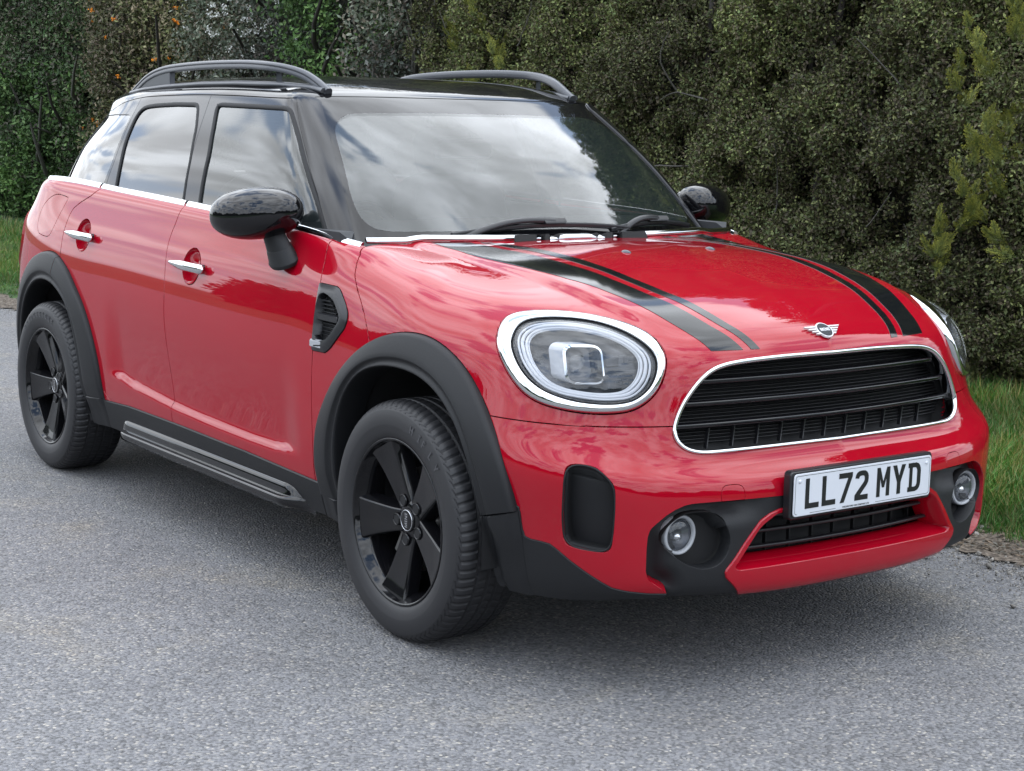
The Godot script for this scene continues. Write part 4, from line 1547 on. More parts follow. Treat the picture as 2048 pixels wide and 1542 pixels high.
func wipers(car: Node3D) -> void:
	# each blade lies along the foot of the windscreen
	for e in [[Vector3(-.43, 1.080, -.450), Vector3(-.10, 1.128, -.410), Vector3(.24, 1.090, -.410), Vector3(-.40, 1.064, -.436)], [Vector3(.16, 1.086, -.408), Vector3(.36, 1.124, -.430), Vector3(.56, 1.088, -.482), Vector3(.2, 1.066, -.408)]]:
		var g := group("wiper", car)
		var p := PackedVector3Array()
		var n := PackedVector3Array()
		var arm := PackedVector3Array()
		for k in 25:
			var f := k / 24.0
			var q: Vector3 = (e[0] as Vector3).lerp(e[1], f).lerp((e[1] as Vector3).lerp(e[2], f), f)
			p.append(q + Vector3(0, .008, .012)); n.append(Vector3(0, .75, .65))
		var mb := MB.new()
		mb.sweep(p, n, rounded(pts([-.009,-.004, .0,.010, .009,-.004]), 3))
		part("wiper_blade", mb.mesh(), M.satin, g)
		n = PackedVector3Array()
		for k in 17:
			var f := k / 16.0
			var a: Vector3 = e[3]
			var b: Vector3 = p[13]
			arm.append(a.lerp(b, f) + Vector3(0, .014 + .022 * sin(PI * f), .012)); n.append(Vector3(0, .75, .65))
		mb = MB.new()
		mb.sweep(arm, n, rounded(pts([-.010,-.004, -.007,.006, .007,.006, .010,-.004]), 2))
		part("wiper_arm", mb.mesh(), M.satin, g)
		mb = MB.new()
		mb.box(p[13] + Vector3(0, .012, .012), Vector3(.085, .013, .022), .004, Basis(Vector3(1, 0, 0), .75))
		part("wiper_joint", mb.mesh(), M.satin, g)
	for x in [-.164, .164]:
		var mb := MB.new()
		var rows := []
		for j in 9:
			var b := PI / 2 * j / 8.0
			var row := PackedVector3Array()
			for i in 20:
				var a := TAU * i / 20
				row.append(Vector3(x + cos(a) * cos(b) * .011, 1.0665 + sin(b) * .009, .079 + sin(a) * cos(b) * .021))
			rows.append(row)
		mb.grid(rows, true, false)
		part("washer_nozzle", mb.mesh(), M.greybox, car)

func interior(car: Node3D) -> void:
	for s in [-1, 1]:
		var card := MB.new()
		card.box(Vector3(.755 * s, .82, -1.62), Vector3(.05, .56, 2.25), .02)
		card.box(Vector3(.766 * s, 1.092, -1.70), Vector3(.05, .024, 1.8), .006)
		part("door_card", card.mesh(), M.cabin, car)
	var mb := MB.new()
	var p := PackedVector3Array()
	var n := PackedVector3Array()
	for k in 21:
		p.append(Vector3(lerpf(-.70, .70, k / 20.0), .93, -.80)); n.append(Vector3.UP)
	mb.sweep(p, n, rounded(pts([-.34,.10, -.2,.135, 0,.125, .16,.06, .17,-.15, .10,-.3, -.3,-.3]), 3))
	part("dashboard", mb.mesh(), M.cabin, car)
	var wheel_b := Basis(Vector3(1, 0, 0), deg_to_rad(-62))
	var c := Vector3(-.37, .98, -1.17)
	var g := group("steering_wheel", car)
	mb = MB.new()
	p = PackedVector3Array(); n = PackedVector3Array()
	for k in 48:
		var a := TAU * k / 48
		p.append(c + wheel_b * Vector3(cos(a) * .18, 0, sin(a) * .18)); n.append(wheel_b * Vector3.UP)
	mb.sweep(p, n, circle(.016, 12), true, false)
	part("wheel_rim", mb.mesh(), M.satin, g)
	mb = MB.new()
	mb.box(c, Vector3(.34, .02, .03), .006, wheel_b)
	mb.box(c + wheel_b * Vector3(0, 0, .08), Vector3(.03, .02, .16), .006, wheel_b)
	mb.lathe(PackedVector2Array([Vector2(0, .03), Vector2(.05, .025), Vector2(.065, 0), Vector2(.05, -.05)]), 24, Transform3D(wheel_b, c))
	part("wheel_spokes", mb.mesh(), M.satin, g)
	for e in [[-.37, -1.52], [.37, -1.52], [-.37, -2.32], [.37, -2.32]]:
		var seat := group("seat", car)
		mb = MB.new()
		var lean := Basis(Vector3(1, 0, 0), deg_to_rad(-14))
		mb.prism(rrect(.50, .62, .12), .14, .04, Transform3D(lean, Vector3(e[0], .92, e[1] - .08)))
		part("backrest", mb.mesh(), M.seat, seat)
		mb = MB.new()
		mb.prism(rrect(.27, .19, .06), .11, .04, Transform3D(lean, Vector3(e[0], 1.30, e[1] - .17)))
		part("headrest", mb.mesh(), M.seat, seat)
		mb = MB.new()
		mb.box(Vector3(e[0], .58, e[1] + .2), Vector3(.5, .16, .52), .04)
		part("cushion", mb.mesh(), M.seat, seat)
	mb = MB.new()
	mb.prism(rrect(.24, .065, .025), .035, .010, Transform3D(Basis(Vector3(1, 0, 0), .1), Vector3(0, 1.335, -1.02)))
	part("interior_mirror", mb.mesh(), M.satin, car)

func number_plate(car: Node3D) -> void:
	var g := group("number_plate", car)
	var at := Vector3(0, .5131, .893)
	var mb := MB.new()
	mb.prism(rrect(.540, .128, .012), .026, .004, Transform3D(Basis.IDENTITY, at + Vector3(0, -.001, -.0165)))
	part("plate_holder", mb.mesh(), M.satin, g)
	mb = MB.new()
	mb.prism(rrect(.520, .111, .010), .003, .0008, Transform3D(Basis.IDENTITY, at))
	part("plate", mb.mesh(), M.plate, g)
	mb = MB.new()
	var o := rrect(.510, .101, .007)
	var i2 := rrect(.5076, .0986, .0062)
	for i in o.size():
		var k := (i + 1) % o.size()
		if o[i].y < -.045 and o[k].y < -.045 and o[i].distance_to(o[k]) > .1:
			for span in [[.255 - .007, .045], [-.105, -.20], [-.245, -.248]]:
				mb.quad(at + Vector3(span[1], -.0505, .0018), at + Vector3(span[0], -.0505, .0018), at + Vector3(span[0], -.0493, .0018), at + Vector3(span[1], -.0493, .0018))
			continue
		mb.quad(at + Vector3(o[i].x, o[i].y, .0018), at + Vector3(o[k].x, o[k].y, .0018), at + Vector3(i2[k].x, i2[k].y, .0018), at + Vector3(i2[i].x, i2[i].y, .0018))
	part("border_line", mb.mesh(), M.print, g)
	# letters 79 mm high
	var L := [pts([0,0, 50,0, 50,14, 14,14, 14,79, 0,79])]
	var seven := [pts([6,0, 21,0, 50,68, 50,79, 0,79, 0,65, 34,65])]
	var two := [pts([0,0, 50,0, 50,14, 20,14, 45,40, 49,47, 50,55, 50,62, 48,69, 43,75, 36,78.4, 29,79, 21,79, 13,78, 6,74, 2,68, 0,60, 14,58, 15.5,62.5, 19,65, 25,65.5, 31,65, 34.5,62.5, 36,58, 35.5,53, 33,48, 0,15])]
	var m := [pts([0,0, 13,0, 13,50, 21,24, 29,24, 37,50, 37,0, 50,0, 50,79, 38,79, 25,40, 12,79, 0,79])]
	var y := [pts([18,0, 32,0, 32,32, 50,79, 35,79, 25,49, 15,79, 0,79, 18,32])]
	var d := [pts([0,0, 31,0, 39,2.5, 45,8, 48.5,15, 50,24, 50,55, 48.5,64, 45,71, 39,76.5, 31,79, 0,79, 0,66, 5,66, 5,39.5, 17,39.5, 17,66, 28,66, 32.5,64, 35,60, 36,54, 36,39.5, 50,39.5, 50,39, 36,39]), pts([0,0, 31,0, 39,2.5, 45,8, 48.5,15, 50,24, 50,39.4, 36,39.4, 36,25, 35,19, 32.5,15, 28,13, 17,13, 17,39.4, 5,39.4, 5,13, 0,13])]
	d = [pts([0,0, 31,0, 39,2.5, 45,8, 48.5,15, 50,24, 50,39.5, 36,39.5, 36,25, 35,19, 32.5,15, 28,13, 17,13, 17,39.5, 5,39.5, 5,13, 0,13]), pts([0,66, 5,66, 5,39.5, 17,39.5, 17,66, 28,66, 32.5,64, 35,60, 36,54, 36,39.5, 50,39.5, 50,55, 48.5,64, 45,71, 39,76.5, 31,79, 0,79])]
	var x := -219.0
	for e in [["L", L, 61], ["L", L, 61], ["7", seven, 61], ["2", two, 61], ["M", m, 61], ["Y", y, 61], ["D", d, 61]]:
		mb = MB.new()
		for poly in e[1]:
			var q := PackedVector2Array()
			for v in poly: q.append(Vector2((x + v.x) * .001, (v.y - 39.5 + 1.5) * .001))
			mb.prism(q, .0008, 0.0, Transform3D(Basis.IDENTITY, at + Vector3(0, 0, .0019)))
		part("character", mb.mesh(), M.print, g)
		x += 83 if e[0] == "2" else 61
	word("CHELMSFORD CAR COMPANY LTD", .0042, .0003, at + Vector3(-.03, -.0497, .0018), Basis.IDENTITY, M.print, g, "dealer_name")
	for sx in [-.240, .240]:
		mb = MB.new()
		mb.lathe(PackedVector2Array([Vector2(0, .003), Vector2(.003, .0026), Vector2(.005, .001), Vector2(.0052, -.001)]), 14, Transform3D(Basis(Vector3(1, 0, 0), PI / 2), at + Vector3(sx, .036, .0018)))
		part("screw_cap", mb.mesh(), M.plate, g)

func badge(car: Node3D) -> void:
	var g := group("bonnet_badge", car)
	var i := -1
	var best := 1e9
	for k in body.p.size():
		var q := body.p[k] - Vector3(0.0, .903, .717)
		if absf(body.p[k].x) < .02 and q.length() < best and body.u[k].y > 6:
			best = q.length(); i = k
	var n := Vector3(0, body.n[i].y, body.n[i].z).normalized()
	var xf := Transform3D(Basis(Vector3(1, 0, 0), n.cross(Vector3(1, 0, 0)), n), Vector3(0, body.p[i].y, body.p[i].z) + n * .004)
	var mb := MB.new()
	mb.prism(circle(.0275, 48), .006, .0012, xf)
	part("badge_ring", mb.mesh(), M.bright, g)
	mb = MB.new()
	mb.prism(circle(.0237, 48), .0062, .0004, xf * Transform3D(Basis.IDENTITY, Vector3(0, 0, .0004)))
	part("badge_disc", mb.mesh(), M.badge, g)
	for s in [-1, 1]:
		for k in 4:
			var y0 := .0135 - k * .0085
			var x0 := sqrt(maxf(.0, .0265 * .0265 - (y0 - .002) * (y0 - .002)))
			var x1 := .066 - k * .0095
			mb = MB.new()
			mb.prism(pts([x0 * s, y0 - .0022, (x1 - .003) * s, y0 - .0022, x1 * s, y0 + .001, x1 * s, y0 + .0022, x0 * s, y0 + .0024]), .005, .0006, xf)
			part("badge_wing", mb.mesh(), M.bright, g)
	word("MINI", .0105, .0012, xf * Vector3(0, .0, .0040), xf.basis, M.bright, g, "lettering")

func wheels(car: Node3D) -> void:
	# tyre
	var steps := 480
	var prof := [[.232,.094,0], [.236,.101,0], [.246,.1065,0], [.256,.1095,0], [.268,.1122,0], [.2705,.1120,0], [.273,.1130,0], [.290,.1128,0], [.305,.1098,0], [.312,.1074,0], [.3135,.1072,0], [.319,.1035,0], [.3235,.0995,1], [.327,.0968,1], [.332,.0905,1], [.336,.082,1], [.3385,.069,1], [.3393,.0575,1], [.3382,.0566,0], [.3325,.0558,0], [.3325,.0492,0], [.3382,.0484,0], [.3395,.0475,2], [.340,.034,2], [.3402,.0205,2], [.339,.0196,0], [.3330,.0188,0], [.3330,.0120,0], [.339,.0112,0], [.3403,.0103,2], [.3404,0,2]]
	var full := prof.duplicate()
	for k in range(prof.size() - 2, -1, -1): full.append([prof[k][0], -prof[k][1], prof[k][2]])
	var rows := []
	for e in full:
		var row := PackedVector3Array()
		for i in steps:
			var a := TAU * (i + (1.5 if e[2] == 2 else 0.0) + absf(e[1]) * 40.0 * (1.0 if e[2] > 0 else 0.0)) / steps
			var r: float = e[0]
			if e[2] == 1 and i % 6 == 0: r -= .0065
			if e[2] == 2 and i % 6 == 2: r -= .004
			row.append(Vector3(cos(a) * r, e[1], sin(a) * r))
		rows.append(row)
	var mb := MB.new()
	mb.grid(rows, true, false)
	var tyre := mb.mesh()
	mb = MB.new()
	mb.lathe(PackedVector2Array([Vector2(.236, .094), Vector2(.2355, .1015), Vector2(.2325, .1035), Vector2(.2285, .102), Vector2(.2265, .0985), Vector2(.2225, .088), Vector2(.215, .075), Vector2(.207, .06), Vector2(.2045, 0), Vector2(.203, -.09)]), 96)
	var rim := mb.mesh()
	mb = MB.new()
	var srows := []
	for e in [[.036,.036,.054], [.05,.0365,.0575], [.07,.038,.0605], [.09,.0405,.0635], [.12,.045,.068], [.15,.050,.073], [.18,.056,.079], [.20,.061,.084], [.212,.065,.0875], [.2195,.069,.089]]:
		var r: float = e[0]
		var hw: float = e[1]
		var w: float = e[2]
		var row := PackedVector3Array()
		for q in [[-hw - .002, w - .042], [-hw, w - .012], [-hw + .002, w - .004], [-hw + .005, w - .0008], [-hw + .009, w], [-.35 * hw, w - .0015], [.35 * hw, w - .0015], [hw - .014, w], [hw - .010, w - .001], [hw - .006, w - .004], [hw + .002, w - .022], [hw + .006, w - .042]]:
			row.append(Vector3(r, q[1], q[0]))
		srows.append(row)
	mb.grid(srows)
	var spoke := mb.mesh()
	mb = MB.new()
	mb.lathe(PackedVector2Array([Vector2(.030, .060), Vector2(.046, .0585), Vector2(.056, .054), Vector2(.060, .04), Vector2(.06, .0)]), 40)
	var hub := mb.mesh()
	mb = MB.new()
	mb.lathe(PackedVector2Array([Vector2(0, .0675), Vector2(.020, .067), Vector2(.030, .0655), Vector2(.0335, .063), Vector2(.0345, .055)]), 48)
	var cap := mb.mesh()
	mb = MB.new()
	mb.lathe(PackedVector2Array([Vector2(.0278, .0664), Vector2(.0282, .0672), Vector2(.0296, .0670), Vector2(.030, .0660)]), 48)
	var capring := mb.mesh()
	mb = MB.new()
	mb.lathe(PackedVector2Array([Vector2(.0135, .0625), Vector2(.015, .0655), Vector2(.0168, .0652), Vector2(.0182, .0615)]), 24)
	var lugring := mb.mesh()
	mb = MB.new()
	mb.lathe(PackedVector2Array([Vector2(0, .0640), Vector2(.0140, .0638)]), 24)
	var lug := mb.mesh()
	mb = MB.new()
	mb.lathe(PackedVector2Array([Vector2(.05, .018), Vector2(.07, .012), Vector2(.072, .0), Vector2(.145, .0), Vector2(.145, -.02), Vector2(.07, -.02)]), 60)
	var disc := mb.mesh()
	for e in [[0.0, 1], [-2.67, 1], [0.0, 0], [-2.67, 0]]:
		var g := group("wheel", car)
		var right: bool = e[1] == 1
		g.transform = Transform3D(Basis(Vector3(0, 0, 1), Vector3(-1, 0, 0), Vector3(0, -1, 0)) if right else Basis(Vector3(0, 0, 1), Vector3(1, 0, 0), Vector3(0, 1, 0)), Vector3(-.7925 if right else .7925, .3365, e[0]))
		part("tyre", tyre, M.rubber, g)
		part("rim", rim, M.wheel, g)
		part("hub", hub, M.wheel, g)
		part("hub_cap", cap, M.wheel, g)
		part("cap_ring", capring, M.silver, g)
		part("brake_disc", disc, M.steel, g)
		for k in 5:
			# angle clockwise from the top as seen from outside
			var w := deg_to_rad(-26.0 + 72.0 * k)
			var dir := Vector3(sin(w) * (1.0 if right else -1.0), 0, -cos(w) if right else cos(w))
			var a := atan2(-dir.z, dir.x)
			var sp := part("spoke", spoke, M.wheel, g)
			sp.rotation.y = a
			for l in [[lugring, M.wheel, "lug_rim"], [lug, M.dark, "lug_recess"]]:
				var o := part(l[2], l[0], l[1], g)
				o.position = dir * .0575
				o.position.y = -.0005
		mb = MB.new()
		var ca := 2.1
		mb.box(Vector3(cos(ca) * .125, -.005, sin(ca) * .125), Vector3(.07, .06, .12), .01, Basis(Vector3.UP, -ca))
		part("brake_caliper", mb.mesh(), M.steel, g)
		# lettering: up is away from the road, right is along the car
		var up := Vector3(0, 0, -1) if right else Vector3(0, 0, 1)
		var o := word("MINI", .0125, .0008, Vector3(0, .0672, 0), Basis(up, Vector3(-1, 0, 0) if right else Vector3(1, 0, 0), Vector3.UP), M.silver, g, "lettering")
		o.transform.basis = Basis(up, Vector3(-1, 0, 0), Vector3(0, 1, 0)) if right else Basis(up, Vector3(1, 0, 0), Vector3(0, 1, 0))
		var text := "HIFLY" if e[0] == 0.0 else "BRIDGESTONE"
		var at := 19.0 if e[0] == 0.0 else -42.0
		for ch in text:
			var w := deg_to_rad(at)
			var radial := Vector3(sin(w) * (1.0 if right else -1.0), 0, -cos(w) if right else cos(w))
			var tang := radial.cross(Vector3.UP) if false else Vector3.UP.cross(radial) * -1.0
			tang = -Vector3.UP.cross(radial)
			var q := word(ch, .022, .0012, radial * .289 + Vector3(0, .1132, 0), Basis(tang, radial, Vector3.UP), M.letter, g, "tyre_letter")
			if tang.cross(radial).dot(Vector3.UP) < 0: q.transform.basis = Basis(-tang, radial, Vector3.UP)
			at += {"I": 5.0, "L": 8.0}.get(ch, 8.2 if e[0] == 0.0 else 6.5)

# ---------------------------------------------------------------- the place
func materials() -> void:
	var m := mat("red paint", .31, .0008, .0105, .6)
	m.metallic_specular = .08
	m.clearcoat_enabled = true
	m.clearcoat = 1.0
	m.clearcoat_roughness = .015
	M.red = m
	m = mat("gloss black", .004, .004, .005, .3)
	m.metallic_specular = .05
	m.clearcoat_enabled = true
	m.clearcoat = 1.0
	m.clearcoat_roughness = .01
	M.gloss_black = m
	M.pillar = mat("pillar black", .006, .006, .008, .11)
	M.stripe = mat("black stripe", .006, .007, .008, .08)
	m = mat("black wheel paint", .005, .005, .006, .3)
	m.metallic_specular = .1
	m.clearcoat_enabled = true
	m.clearcoat = .8
	m.clearcoat_roughness = .06
	M.wheel = m
	M.badge = mat("badge disc", .02, .025, .032, .2)
	M.satin = mat("satin black", .012, .012, .014, .33)
	M.rail = mat("satin rail", .07, .074, .084, .33, .4)
	M.satin_dark = mat("satin dark", .008, .008, .009, .4)
	m = mat("grained plastic", .0105, .011, .0125, .52)
	m.metallic_specular = .4
	m.normal_enabled = true
	m.normal_texture = noise_tex(256, FastNoiseLite.TYPE_SIMPLEX, .09, 2, [], 5)
	m.normal_texture.as_normal_map = true
	m.normal_texture.bump_strength = 2.0
	m.normal_scale = .25
	m.uv1_triplanar = true
	m.uv1_scale = Vector3(9, 9, 9)
	M.plastic = m
	M.liner = mat("wheel house", .006, .006, .007, .9)
	M.dark = mat("dark inside", .005, .005, .006, .7)
	M.chrome = mat("chrome", .66, .67, .68, .05, 1.0)
	M.silver = mat("silver", .60, .61, .63, .2, 1.0)
	M.bright = mat("bright badge metal", .75, .76, .78, .4, .5)
	M.steel = mat("brake steel", .30, .29, .28, .38, .8)
	M.rubber = mat("tyre rubber", .014, .014, .016, .55)
	M.letter = mat("raised rubber", .05, .05, .054, .5)
	M.bowl = mat("lamp bowl", .045, .05, .062, .22, .3)
	M.greybox = mat("lamp grey", .07, .075, .088, .25, .3)
	M.guide = mat("light guide", .42, .44, .48, .12)
	M.milky = mat("milky lamp", .34, .35, .37, .2)
	M.plate = mat("plate white", .58, .60, .64, .3)
	M.print = mat("plate black", .008, .009, .010, .35)
	M.tail = mat("tail red", .25, .01, .01, .08)
	M.cabin = mat("cabin black", .03, .032, .035, .7)
	M.seat = mat("seat cloth", .035, .036, .04, .85)
	var glass := func(key, a, c):
		var g := mat(key, c.x, c.y, c.z, .0)
		g.clearcoat_enabled = true
		g.clearcoat = 1.0
		g.clearcoat_roughness = .0
		g.transparency = BaseMaterial3D.TRANSPARENCY_ALPHA
		g.albedo_color.a = a
		return g
	M.glass = glass.call("windscreen glass", .38, Vector3(.02, .03, .03))
	M.glass_side = glass.call("side glass", .45, Vector3(.02, .03, .03))
	M.glass_dark = glass.call("dark glass", .72, Vector3(.006, .007, .008))
	M.glass_lamp = glass.call("lamp glass", .06, Vector3(.3, .33, .36))
	m = StandardMaterial3D.new()
	m.refraction_enabled = true
	m.refraction_scale = .05
	m.roughness = .02
	m.albedo_color = Color(1, 1, 1, .05)
	M.lens = m
	# asphalt: worn grey stones in dark binder
	m = mat("asphalt", 1, 1, 1, .82)
	var stones := noise_tex(2048, FastNoiseLite.TYPE_CELLULAR, .13, 1, [[0.0, Color(.34, .34, .34)], [.2, Color(.40, .40, .402)], [.4, Color(.44, .44, .444)], [.6, Color(.47, .47, .475)], [.8, Color(.495, .495, .497)], [.94, Color(.535, .525, .51)], [1.0, Color(.66, .64, .60)]], 3, {"cellular_return_type": 0, "fractal_type": 0, "cellular_jitter": 1.0})
	m.albedo_texture = stones
	m.heightmap_enabled = true
	m.heightmap_texture = noise_tex(2048, FastNoiseLite.TYPE_CELLULAR, .13, 1, [[0.0, Color.WHITE], [.5, Color(.8, .8, .8)], [1.0, Color.BLACK]], 3, {"cellular_return_type": 1, "fractal_type": 0, "cellular_jitter": 1.0})
	m.heightmap_scale = .7
	m.uv1_triplanar = true
	m.uv1_world_triplanar = true
	m.uv1_scale = Vector3(.5, .5, .5)
	m.detail_enabled = true
	m.detail_blend_mode = BaseMaterial3D.BLEND_MODE_MUL
	m.detail_uv_layer = BaseMaterial3D.DETAIL_UV_2
	m.detail_albedo = noise_tex(1024, FastNoiseLite.TYPE_SIMPLEX_SMOOTH, .02, 7, [[0.0, Color(.88, .87, .87)], [.35, Color(.94, .94, .95)], [.6, Color(.97, .97, .98)], [.8, Color(1, .985, .965)], [1.0, Color(.95, .92, .88)]], 11, {"fractal_gain": .62})
	m.uv2_triplanar = true
	m.uv2_world_triplanar = true
	m.uv2_scale = Vector3(.0625, .0625, .0625)
	m.uv2_offset = Vector3(.5, .5, .5)
	M.asphalt = m
	m = mat("soil", 1, 1, 1, .95)
	m.albedo_texture = noise_tex(512, FastNoiseLite.TYPE_SIMPLEX, .03, 5, [[0.0, Color(.20, .17, .14)], [.5, Color(.36, .32, .28)], [1.0, Color(.52, .48, .43)]], 21)
	m.heightmap_enabled = true
	m.heightmap_texture = m.albedo_texture
	m.heightmap_scale = 1.5
	m.uv1_triplanar = true
	m.uv1_world_triplanar = true
	m.uv1_scale = Vector3(1.7, 1.7, 1.7)
	M.soil = m
	m = mat("turf", 1, 1, 1, .95)
	m.albedo_texture = noise_tex(512, FastNoiseLite.TYPE_SIMPLEX, .02, 5, [[0.0, Color(.10, .16, .06)], [.5, Color(.16, .27, .09)], [1.0, Color(.24, .36, .14)]], 22)
	m.uv1_triplanar = true
	m.uv1_world_triplanar = true
	m.uv1_scale = Vector3(.6, .6, .6)
	M.turf = m
	var tinted := func(key, rough, back):
		var l := mat(key, 1, 1, 1, rough)
		l.vertex_color_use_as_albedo = true
		if back > 0:
			l.backlight_enabled = true
			l.backlight = Color(back, back, back * .7)
		return l
	M.leaf = tinted.call("leaves", .62, .35)
	M.leaf.metallic_specular = .3
	M.frond = tinted.call("fronds", .6, .3)
	M.frond.metallic_specular = .3
	M.blade = tinted.call("grass blades", .5, .4)
	M.stone = tinted.call("grit", .85, 0.0)
	M.bark = mat("bark", .030, .026, .022, .9)
	M.grey_bark = mat("grey bark", .085, .08, .07, .9)
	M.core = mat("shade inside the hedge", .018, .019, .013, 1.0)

func sky_picture() -> ImageTexture:
	var w := 1024
	var h := 512
	var im := Image.create(w, h, false, Image.FORMAT_RGBF)
	var a := FastNoiseLite.new()
	a.noise_type = FastNoiseLite.TYPE_SIMPLEX_SMOOTH
	a.frequency = 1.0
	a.fractal_octaves = 6
	a.fractal_gain = .55
	a.seed = 8
	var b: FastNoiseLite = a.duplicate()
	b.seed = 31
	b.fractal_octaves = 5
	for j in h:
		var up := PI * (.5 - (j + .5) / h)
		for i in w:
			var az := TAU * (i + .5) / w
			var d := Vector3(cos(up) * sin(az), sin(up), cos(up) * cos(az))
			var c := Color(.30, .32, .33)
			if d.y > -.02:
				var y := maxf(d.y, .0)
				# a layer of cloud some way up: nearer the horizon it is seen edge on
				var q := Vector3(d.x, 0, d.z) / (y + .16) * 1.9
				var cover: float = a.get_noise_3d(q.x, 0.0, q.z * 1.0) * 1.0 + .5
				var light: float = b.get_noise_3d(q.x * 1.4 + 7, 2.0, q.z * 1.4) * .5 + .5
				var blue := Color(.17, .29, .52).lerp(Color(.42, .55, .72), exp(-y * 3.5))
				var thick := sstep(.20, .42, cover)
				var bright := lerpf(.58, 1.18, sstep(.25, .75, light)) * lerpf(1.0, .84, sstep(.62, .95, cover))
				bright *= .86 + .58 * y
				var cloud := Color(.90, .96, 1.04) * bright
				c = blue.lerp(cloud, thick)
				c = c.lerp(Color(.80, .84, .88), exp(-y * 9.0) * .75)
			im.set_pixel(i, j, c)
	return ImageTexture.create_from_image(im)

func edge_x(z: float) -> float:   # where the tarmac ends on the hedge side
	return 1.32 - .055 * clampf(-z, -20, 30) * .85 + .05 * sin(z * 1.7) + .035 * sin(z * 4.1 + 1.0) + .05 * bumps.get_noise_1d(z * 9.0) + .04 * bumps.get_noise_1d(z * 37.0)

func strip(f0: Callable, f1: Callable, z0: float, z1: float, m: int, y: Callable, across := 6) -> ArrayMesh:
	var mb := MB.new()
	var rows := []
	for k in m + 1:
		var z := lerpf(z0, z1, float(k) / m)
		var row := PackedVector3Array()
		for i in across + 1:
			var x: float = lerpf((f0 as Callable).call(z), (f1 as Callable).call(z), float(i) / across)
			row.append(Vector3(x, (y as Callable).call(x, z), z))
		rows.append(row)
	mb.grid(rows)
	return mb.mesh()

func turf_y(x: float, z: float) -> float:
	var d := x - edge_x(z)
	return .004 + .05 * sstep(.1, .7, d) + .012 * sin(x * 5.0 + z * 2.0) * sstep(.1, .6, d) * .5

func scatter(called: String, mesh: Mesh, m: Material, where: Array, parent: Node3D, tints := []) -> MultiMeshInstance3D:
	var mm := MultiMesh.new()
	mm.transform_format = MultiMesh.TRANSFORM_3D
	mm.use_colors = tints.size() > 0
	mm.mesh = mesh
	mm.instance_count = where.size()
	for i in where.size():
		mm.set_instance_transform(i, where[i])
		if tints.size(): mm.set_instance_color(i, tints[i])
	var o := MultiMeshInstance3D.new()
	o.multimesh = mm
	o.material_override = m
	add(o, called, parent)
	o.set_meta("kind", "stuff")
	return o

func leaf(mb: MB, at: Vector3, dir: Vector3, up: Vector3, l: float, w: float) -> void:
	var s := dir.cross(up).normalized() * w / 2
	var f := up.normalized() * w * .18
	var a := at
	var b := at + dir * l * .5 + f * -.6
	var c := at + dir * l
	mb.tri(a, b, b + s * .0 + s + f)
	mb.tri(b, c, b + s + f)
	mb.tri(a, b - s + f, b)
	mb.tri(b, b - s + f, c)

func rand_dir() -> Vector3:
	var v := Vector3(rng.randf_range(-1, 1), rng.randf_range(-1, 1), rng.randf_range(-1, 1))
	while v.length_squared() > 1 or v.length_squared() < .01:
		v = Vector3(rng.randf_range(-1, 1), rng.randf_range(-1, 1), rng.randf_range(-1, 1))
	return v.normalized()

# a tuft of leaves on short twigs, growing towards +z, about 2r across
func tuft(r: float, count: int, l: float, w: float, tones: Array) -> ArrayMesh:
	var mb := MB.new()
	mb.tinted = true
	for k in count:
		var d := (rand_dir() + Vector3(0, .15, .35)).normalized()
		var at := rand_dir() * r * sqrt(rng.randf()) + Vector3(0, 0, r * .2)
		var t: Vector3 = tones[rng.randi() % tones.size()]
		t *= rng.randf_range(.65, 1.35)
		mb.tint = Color(t.x, t.y, t.z)
		leaf(mb, at, d, (rand_dir() + Vector3(0, .8, .5)).normalized(), l * rng.randf_range(.7, 1.25), w * rng.randf_range(.7, 1.2))
	return mb.mesh()

# a flat feathery spray of a cypress, along +y, facing +z
func spray(l: float, tone: Vector3, tip: Vector3) -> ArrayMesh:
	var mb := MB.new()
	mb.tinted = true
	var m := 15
	for k in m:
		var f := (k + .5) / m
		for s in [-1, 1]:
			var at := Vector3(0, f * l, .012 * sin(f * 3))
			var bl := l * .48 * (1 - f * .8) * rng.randf_range(.75, 1.2)
			var d := Vector3(s * rng.randf_range(.6, .8), rng.randf_range(.65, .9), rng.randf_range(-.2, .3)).normalized()
			var sub := 6
			for j in sub:
				var g := (j + .6) / sub
				var t := tone.lerp(tip, clampf(g * .75 + f * .35, 0, 1)) * rng.randf_range(.75, 1.25)
				mb.tint = Color(t.x, t.y, t.z)
				var q := at + d * bl * g
				for s2 in [-1, 1]:
					var dd: Vector3 = (d + Vector3(d.y, -d.x, 0) * s2 * .75 + Vector3(0, 0, rng.randf_range(-.3, .3))).normalized()
					leaf(mb, q, dd, Vector3(0, 0, 1), bl * .26 * (1.1 - g * .5), .0045)
			mb.tint = Color(tip.x, tip.y, tip.z)
			leaf(mb, at + d * bl * .9, d, Vector3(0, 0, 1), bl * .2, .006)
	return mb.mesh()

func twig(mb: MB, a: Vector3, b: Vector3, r0: float, r1: float, bend := .12) -> void:
	var p := PackedVector3Array()
	var n := PackedVector3Array()
	var z := PackedFloat32Array()
	var side := rand_dir() * a.distance_to(b) * bend
	for k in 7:
		var f := k / 6.0
		p.append(a.lerp(b, f) + side * sin(PI * f) + rand_dir() * a.distance_to(b) * .012)
		n.append(Vector3(.3, .2, .9))
		z.append(lerpf(r0, r1, f))
	mb.sweep(p, n, circle(1.0, 6), false, false, z)

func face_noise(y: float, z: float, f: FastNoiseLite) -> float:
	return f.get_noise_2d(y * 1.0, z * 1.0)

var bumps := FastNoiseLite.new()

